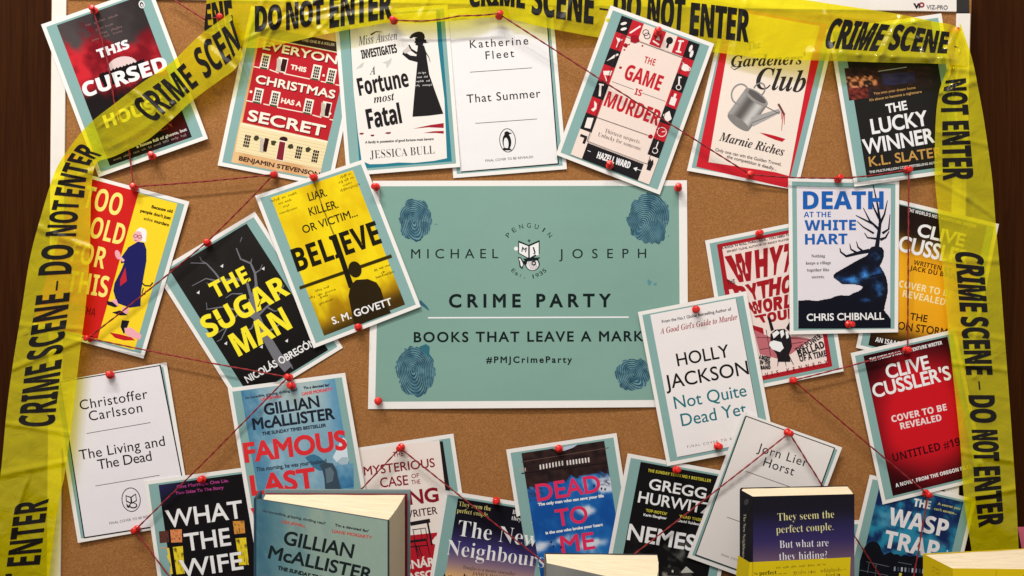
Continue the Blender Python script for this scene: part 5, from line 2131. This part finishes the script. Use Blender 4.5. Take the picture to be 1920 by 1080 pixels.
# ------------------------------------------------------------------ red strings
def string(points, label, slack=1.0, seed=0, r=0.00108):
    """points (px, py, height mm); a two-ply yarn drawn from pin to pin"""
    P = []
    for i in range(len(points) - 1):
        a, b = points[i], points[i + 1]
        wa, wb = W(a[0], a[1], a[2] * MM), W(b[0], b[1], b[2] * MM)
        n = max(6, int((wb - wa).length / 0.0045))
        for k in range(n + (i == len(points) - 2)):
            t = k / n
            p = wa.lerp(wb, t)
            p.z -= slack * 0.0012 * math.sin(math.pi * t)
            p.x += 0.0004 * nz(p.z * 90, p.x * 90, seed) * math.sin(math.pi * t)
            p.z += 0.0004 * nz(p.x * 90, p.z * 90, seed + 3) * math.sin(math.pi * t)
            P.append(p)
    o = P[len(P) // 2].copy()
    V, F = [], []
    m = 6
    for ply in (0, math.pi):
        base = len(V)
        for i, p in enumerate(P):
            d = (P[min(i + 1, len(P) - 1)] - P[max(i - 1, 0)]).normalized()
            u = d.cross(Vector((0, 1, 0)))
            u = u.normalized() if u.length > 1e-6 else Vector((1, 0, 0))
            v = d.cross(u)
            tw = ply + i * 1.1
            c = p + (u * math.cos(tw) + v * math.sin(tw)) * r * .42
            for k in range(m):
                a = 2 * math.pi * k / m
                V.append(c + (u * math.cos(a) + v * math.sin(a)) * r * .66 - o)
        for i in range(len(P) - 1):
            for k in range(m):
                F.append([base + i * m + k, base + i * m + (k + 1) % m, base + (i + 1) * m + (k + 1) % m, base + (i + 1) * m + k])
    me = mesh_from('red_string', V, F, smooth=True)
    tag(link('red_string', me, [M_STRING], loc=o), label, 'string', 'red strings between the pins')


string([(174, 17, 12), (190, 70, 11), (203, 120, 11), (214, 190, 9), (243, 288, 8), (250, 349, 10)], 'red string running down the black and red moon card under the tape', 0, 1)
string([(250, 350, 10), (513, 327, 10), (388, 454, 9), (165, 634, 10), (540, 707, 11), (253, 994, 10), (345, 1115, 9)],
       'long red string zigzagging between pins on the left half of the board', 1, 2)
string([(600, 998, 9), (750, 840, 10), (1100, 1117, 9)], 'red string peaking at the pin on the cream chair card', .6, 3)
string([(1110, 1100, 9), (1480, 812, 13), (1662, 1098, 9)], 'red string peaking at the pin on the white card behind the paperback', .6, 4)
string([(737, 37, 16), (800, 39, 16), (860, 30, 17), (937, 25, 17)], 'short red string sagging along the top tape between two pins', .6, 5)
string([(937, 27, 16), (1406, 327, 10)], 'red string slanting across the board game card from the top tape', .6, 6)
string([(1406, 327, 10), (1574, 334, 11), (1704, 318, 12)], 'thin red string along the tops of the stag card between three pins', 1.5, 7)
string([(1704, 318, 12), (1702, 656, 11)], 'red string hanging straight down over the orange card', 0, 8)
string([(1702, 656, 11), (1488, 713, 10), (1740, 927, 11), (1708, 1110, 10)], 'red string bent at the fist card and crossing the deep red card', .8, 9)
string([(318, -6, 8), (383, 36, 9), (413, 32, 15)], 'dark red string at the top left leading to the pin in the tape end', .3, 10)

# ------------------------------------------------------------------ books on the table in front of the board


def at_y(px, py, y):
    f = (y + D) / D
    return Vector(((px - 960) * S * f, y, (540 - py) * S * f))


def page_block(name, plan, z0, z1, parent, origin, sag=0.0):
    """stack of leaves: plan = rows (spine point, fore-edge point) from the front leaf to the back leaf"""
    V, F, leaf = [], [], []
    n = 60
    m = 8
    rnd = random.Random(3)
    m1 = m + 1
    for side, z in ((0, z1), (1, z0)):
        for i in range(n + 1):
            t = i / n
            x = t * (len(plan) - 1)
            k = min(int(x), len(plan) - 2)
            f = x - k
            a = Vector(plan[k][0]).lerp(Vector(plan[k + 1][0]), f)
            b = Vector(plan[k][1]).lerp(Vector(plan[k + 1][1]), f)
            jit = rnd.uniform(-.0003, .0003)
            for j in range(m1):
                p = a.lerp(b, j / m)
                V.append(Vector((p.x + (jit if j == m else 0), p.y, z + (rnd.uniform(-.0004, .0002) if side == 0 else 0))) - origin)
                leaf.append(t)
    N = (n + 1) * m1
    for i in range(n):
        for j in range(m):
            k = i * m1 + j
            F.append([k, k + 1, k + m1 + 1, k + m1])
            F.append([N + k, N + k + m1, N + k + m1 + 1, N + k + 1])
        for j in (0, m):
            k = i * m1 + j
            F.append([k, k + m1, N + k + m1, N + k])
    for i in (0, n):
        for j in range(m):
            k = i * m1 + j
            F.append([k, N + k, N + k + 1, k + 1])
    me = mesh_from(name, V, F)
    me.attributes.new('leaf', 'FLOAT', 'POINT').data.foreach_set('value', leaf)
    return link(name, me, [M_PAGES], parent)


def book_empty(name, loc, label):
    e = empty(name, loc)
    tag(e, label, 'book')
    return e


# hardback standing slightly open
ZT = -0.2180
A = Vector((-0.2640, -0.2130, ZT))     # front cover at the spine
B = Vector((-0.1165, -0.2865, ZT))     # front cover fore edge
Cc = Vector((-0.2680, -0.1760, ZT))    # back cover at the spine
Dd = Vector((-0.1100, -0.1780, ZT))    # back cover fore edge
hb = book_empty('hardback_book', (-0.19, -0.2, TABLE_Z), 'blue hardback standing slightly open in front of the board, cream pages fanned')
hbo = hb.location
s = Sheet([pix(A), pix(B), pix(B + Vector((0, 0, -.24))), pix(A + Vector((0, 0, -.24)))])


def f_hard(u, v):
    n = fbm(u * 5, v * 6, 3)
    c = mixc((88, 124, 130), (142, 158, 142), sstep(.0, .6, u + .25 * n))
    c = mixc(c, (64, 104, 118), sstep(.25, 0, u) * (.7 + n))
    return mixc(c, (170, 180, 170), .16 * nz(u * 60, v * 80, 2))


s.grid(0, 0, 1, 1, f_hard, 40, 50)
s.z(460, 890, 5.647)
s.T("'An incredible, gripping, thrilling read'", 176, 392, 846, 530, 28, (56, 64, 66), w=1.4)
s.T('LISA JEWELL', 384, 508, 636, 560, 30, (190, 64, 54), w=1.4)
s.T("'I'm a devoted fan'", 948, 546, 1306, 612, 30, (40, 44, 48), w=1.6)
s.T('LIANE MORIARTY', 916, 612, 1338, 684, 34, (190, 64, 54), w=1.4)
s.T('GILLIAN', 396, 736, 1132, 886, 150, (24, 32, 32), w=5)
s.T('McALLISTER', 236, 884, 1330, 1130, 140, (24, 32, 32), w=5)
s.T('THE SUNDAY TIMES BESTSELLER', 340, 1004, 1160, 1196, 42, (24, 32, 32), w=3)
s.z(420, 680, 2.7)
s.T('FAMOUS', 166, 1206, 800, 1352, 132, (206, 56, 48), w=7)
build_cover(s, 'front_cover', A, B, TABLE_Z + .001, hb, hbo, .0028, (60, 74, 76))
s2 = None
build_cover(None, 'back_cover', Cc, Dd, TABLE_Z + .001, hb, hbo, .0028, (126, 138, 136))
build_cover(None, 'spine', A + Vector((-.0012, .0032, 0)), Cc + Vector((-.0012, -.0032, 0)), TABLE_Z + .001, hb, hbo, -.0026, (46, 70, 84))
# maroon boards inside the covers
inn = lambda p, q, t, dy: p.lerp(q, t) + Vector((0, dy, -.0030))
zb = TABLE_Z + .004
build_cover(None, 'endpaper', inn(A, B, .03, .0040), inn(A, B, .992, .0040), zb, hb, hbo, .0012, (120, 20, 34))
build_cover(None, 'endpaper', inn(Cc, Dd, .02, -.0034), inn(Cc, Dd, .985, -.0034), zb, hb, hbo, -.0008, (120, 20, 34))
plan = []
for t in (0, .25, .5, .75, 1):
    sp = (A + Vector((.004, .0065, 0))).lerp(Cc + Vector((.003, -.0042, 0)), t)
    fe = (B + Vector((-.0030, .0085, 0))).lerp(Dd + Vector((-.0050, -.0044, 0)), t)
    plan.append(((sp.x, sp.y), (fe.x + .0016 * math.sin(math.pi * t), fe.y)))
plan = [((a[0], a[1], 0), (b[0], b[1], 0)) for a, b in plan]
page_block('page_block', plan, TABLE_Z + .004, ZT - .004, hb, hbo)

# navy paperback with the yellow band
ZP = -0.2390
FL, FR = Vector((0.2760, -0.1270, ZP)), Vector((0.3970, -0.1165, ZP))
BR_, BL_ = Vector((0.4060, -0.0780, ZP)), Vector((0.2745, -0.0880, ZP))
SL = Vector((0.2700, -0.0975, ZP))
pb = book_empty('paperback_book', (0.335, -0.1, TABLE_Z), 'navy paperback with a yellow band round its lower part, standing on the right')
pbo = pb.location
s = Sheet([pix(FL), pix(FR), pix(FR + Vector((0, 0, -.22))), pix(FL + Vector((0, 0, -.22)))])


def f_pb(u, v):
    st = ((0, (26, 22, 30)), (.08, (28, 24, 36)), (.17, (44, 38, 78)), (.24, (58, 46, 92)), (.29, (84, 64, 94)), (.345, (112, 84, 102)), (1, (120, 90, 96)))
    for (a, ca), (b, cb) in zip(st, st[1:]):
        if v <= b:
            return mixc(ca, cb, (v - a) / (b - a))
    return st[-1][1]


s.grid(0, 0, 1, 1, f_pb, 6, 40)
s.z(1360, 880, 5.4)
PG = (232, 218, 150)
s.T('They seem the', 530, 520, 1102, 488, 74, PG, 's', w=-1.6)
s.T('perfect couple.', 516, 646, 1094, 612, 74, PG, 's', w=-1.6)
s.T('But what are', 550, 796, 1046, 776, 74, (238, 228, 226), 's', w=-1.6)
s.T('they hiding?', 546, 918, 1030, 900, 74, (238, 228, 226), 's', w=-1.6)
YB = (222, 190, 20)
s.poly([(246, 940), (1268, 890), (1256, 1200), (214, 1240)], YB)
s.scrib(514, 1004, 1020, 968, 24, (120, 96, 20), 7, 3)
s.T('The', 290, 1066, 330, 1064, 20, (70, 54, 16), 's')
s.T('perfect', 344, 1070, 520, 1060, 40, (40, 32, 16), 's')
s.scrib(534, 1062, 620, 1056, 16, (90, 70, 20), 2, 9)
s.T('grabs you', 690, 1062, 914, 1050, 40, (150, 120, 24), 's', w=-1)
s.T('whiplash', 962, 1044, 1166, 1030, 40, (130, 104, 22), 's', w=-1)
s.scrib(1172, 1022, 1222, 1016, 14, (100, 80, 20), 2, 4)
s.T('hard to', 1020, 1086, 1160, 1078, 34, (110, 88, 20), 's', w=-1)
build_cover(s, 'front_cover', FL, FR, TABLE_Z + .001, pb, pbo, .0005, (26, 22, 24))
build_cover(None, 'back_cover', BL_, BR_, TABLE_Z + .001, pb, pbo, -.0004, (30, 26, 30))
# spine with its lettering
s = Sheet([pix(SL), pix(FL), pix(FL + Vector((0, 0, -.22))), pix(SL + Vector((0, 0, -.22)))])
s.grid(0, 0, 1, 1, lambda u, v: mixc((24, 20, 24), (40, 32, 50), v), 3, 12)
s.z(1360, 880, 5.4)
s.T('The New Neighbours', 186, 450, 172, 900, 26, (196, 186, 150), 's', w=-.6, sk=0)
s.ell(214, 330, 22, 34, (70, 64, 66), rot=20)
s.poly([(130, 870), (248, 942), (224, 1240), (100, 1170)], YB)
build_cover(s, 'spine', SL, FL + Vector((-.0004, 0.0004, 0)), TABLE_Z + .001, pb, pbo, .0005, (24, 20, 24))
build_cover(None, 'spine_hinge', BL_ + Vector((-.0005, -.0005, 0)), SL + Vector((-.0002, .0004, 0)), TABLE_Z + .001, pb, pbo, -.0004, (24, 20, 24))
plan = [(FL + Vector((.0005, .0012, 0)), FR + Vector((-.001, .0014, 0))), (SL + Vector((.0022, .0002, 0)), FR + Vector((.0030, .014, 0))),
        (BL_ + Vector((.0014, -.0020, 0)), BR_ + Vector((-.001, -.0016, 0)))]
page_block('page_block', [(tuple(a), tuple(b)) for a, b in plan], TABLE_Z + .002, ZP - .0006, pb, pbo)

# low grey book with splayed pages, bottom centre
ZG = -0.2780
gb = book_empty('grey_book', (0.09, -0.23, TABLE_Z), 'low book with a plain grey cover and splayed cream pages at the bottom centre')
gbo = gb.location
GA, GB2 = Vector((0.0345, -0.2300, ZG)), Vector((0.1330, -0.2920, ZG))
GC2, GD = Vector((0.0345, -0.2000, ZG)), Vector((0.1520, -0.2040, ZG))
s = Sheet([pix(GA), pix(GB2), pix(GB2 + Vector((0, 0, -.18))), pix(GA + Vector((0, 0, -.18)))])
s.grid(0, 0, 1, 1, lambda u, v: mixc((120, 116, 110), (134, 130, 122), .5 + nz(u * 4, v * 5)), 6, 10)
build_cover(s, 'front_cover', GA, GB2, TABLE_Z + .001, gb, gbo, .0006, (120, 116, 110))
build_cover(None, 'back_cover', GC2, GD, TABLE_Z + .001, gb, gbo, -.0006, (60, 56, 56))
build_cover(None, 'spine', GA + Vector((-.0004, .0008, 0)), GC2 + Vector((-.0004, -.0008, 0)), TABLE_Z + .001, gb, gbo, -.0006, (110, 106, 100))
plan = []
for t in (0, .25, .5, .75, 1):
    sp = (GA + Vector((.0008, .0014, 0))).lerp(GC2 + Vector((.0008, -.0014, 0)), t)
    fe = (GB2 + Vector((-.001, .003, 0))).lerp(GD + Vector((-.0006, -.0012, 0)), t)
    plan.append(((sp.x, sp.y), (fe.x + .003 * math.sin(math.pi * t), fe.y)))
page_block('page_block', [((a[0], a[1], 0), (b[0], b[1], 0)) for a, b in plan], TABLE_Z + .002, ZG - .0006, gb, gbo)

# yellow paperback in the bottom right corner
ZY = -0.3000
YA = Vector((0.4710, -0.1850, ZY))     # front, next to the spine
YB1 = Vector((0.6000, -0.1890, ZY))
YC = Vector((0.5940, -0.1220, ZY))
YD = Vector((0.4640, -0.1400, ZY))
yb = book_empty('yellow_book', (0.53, -0.16, TABLE_Z), 'yellow paperback at the bottom right corner with thick cream pages')
ybo = yb.location
s = Sheet([pix(YA), pix(YB1), pix(YB1 + Vector((0, 0, -.16))), pix(YA + Vector((0, 0, -.16)))])
s.grid(0, 0, 1, 1, lambda u, v: (224, 186, 16), 6, 8)
s.z(1680, 960, 8)
s.line([(1508, 868), (1492, 1000)], 12, (196, 160, 18))
build_cover(s, 'front_cover', YA, YB1, TABLE_Z + .001, yb, ybo, .0006, (224, 186, 16))
s = Sheet([pix(YD), pix(YA), pix(YA + Vector((0, 0, -.16))), pix(YD + Vector((0, 0, -.16)))])
s.grid(0, 0, 1, 1, lambda u, v: (212, 178, 16), 3, 6)
s.z(1680, 960, 8)
s.scrib(540, 830, 660, 890, 30, (140, 110, 20), 3, 2)
s.scrib(540, 880, 650, 940, 24, (150, 120, 20), 2, 3)
build_cover(s, 'spine', YD, YA + Vector((-.0005, .0005, 0)), TABLE_Z + .001, yb, ybo, .0006, (212, 178, 16))
build_cover(None, 'back_cover', YD + Vector((.0008, .0006, 0)), YC, TABLE_Z + .001, yb, ybo, -.0006, (212, 178, 16))
plan = [(YA + Vector((.0012, .0014, 0)), YB1 + Vector((-.002, .0016, 0))), ((YA + YD) / 2 + Vector((.0012, 0, 0)), (YB1 + YC) / 2 + Vector((.003, 0, 0))), (YD + Vector((.0020, -.001, 0)), YC + Vector((-.002, -.001, 0)))]
page_block('page_block', [(tuple(a), tuple(b)) for a, b in plan], TABLE_Z + .002, ZY - .0006, yb, ybo)

# a pink sheet leaning at the right edge
V, F = [], []
po = at_y(1925, 1100, -0.07)
n = 12
for i in range(n + 1):
    for side in (0, 1):
        t = i / n
        px, py = 1908 + t * 60, 988 - 3 * t + 10 * t * t
        y = -0.075 - 0.012 * math.sin(t * 3) + side * .0006
        top = at_y(px, py, y)
        bot = Vector((top.x + .02 + .02 * (1 - t), y + .01, TABLE_Z))
        V += [top - po, bot - po]
for i in range(n):
    k = i * 4
    F += [[k, k + 4, k + 5, k + 1], [k + 2, k + 3, k + 7, k + 6], [k, k + 2, k + 6, k + 4], [k + 1, k + 5, k + 7, k + 3]]
F += [[0, 1, 3, 2], [n * 4, n * 4 + 2, n * 4 + 3, n * 4 + 1]]
tag(link('pink_paper', mesh_from('pink_paper', V, F, smooth=False), [M_PINK], loc=po), 'pink paper poking in at the right edge behind the yellow book', 'paper')
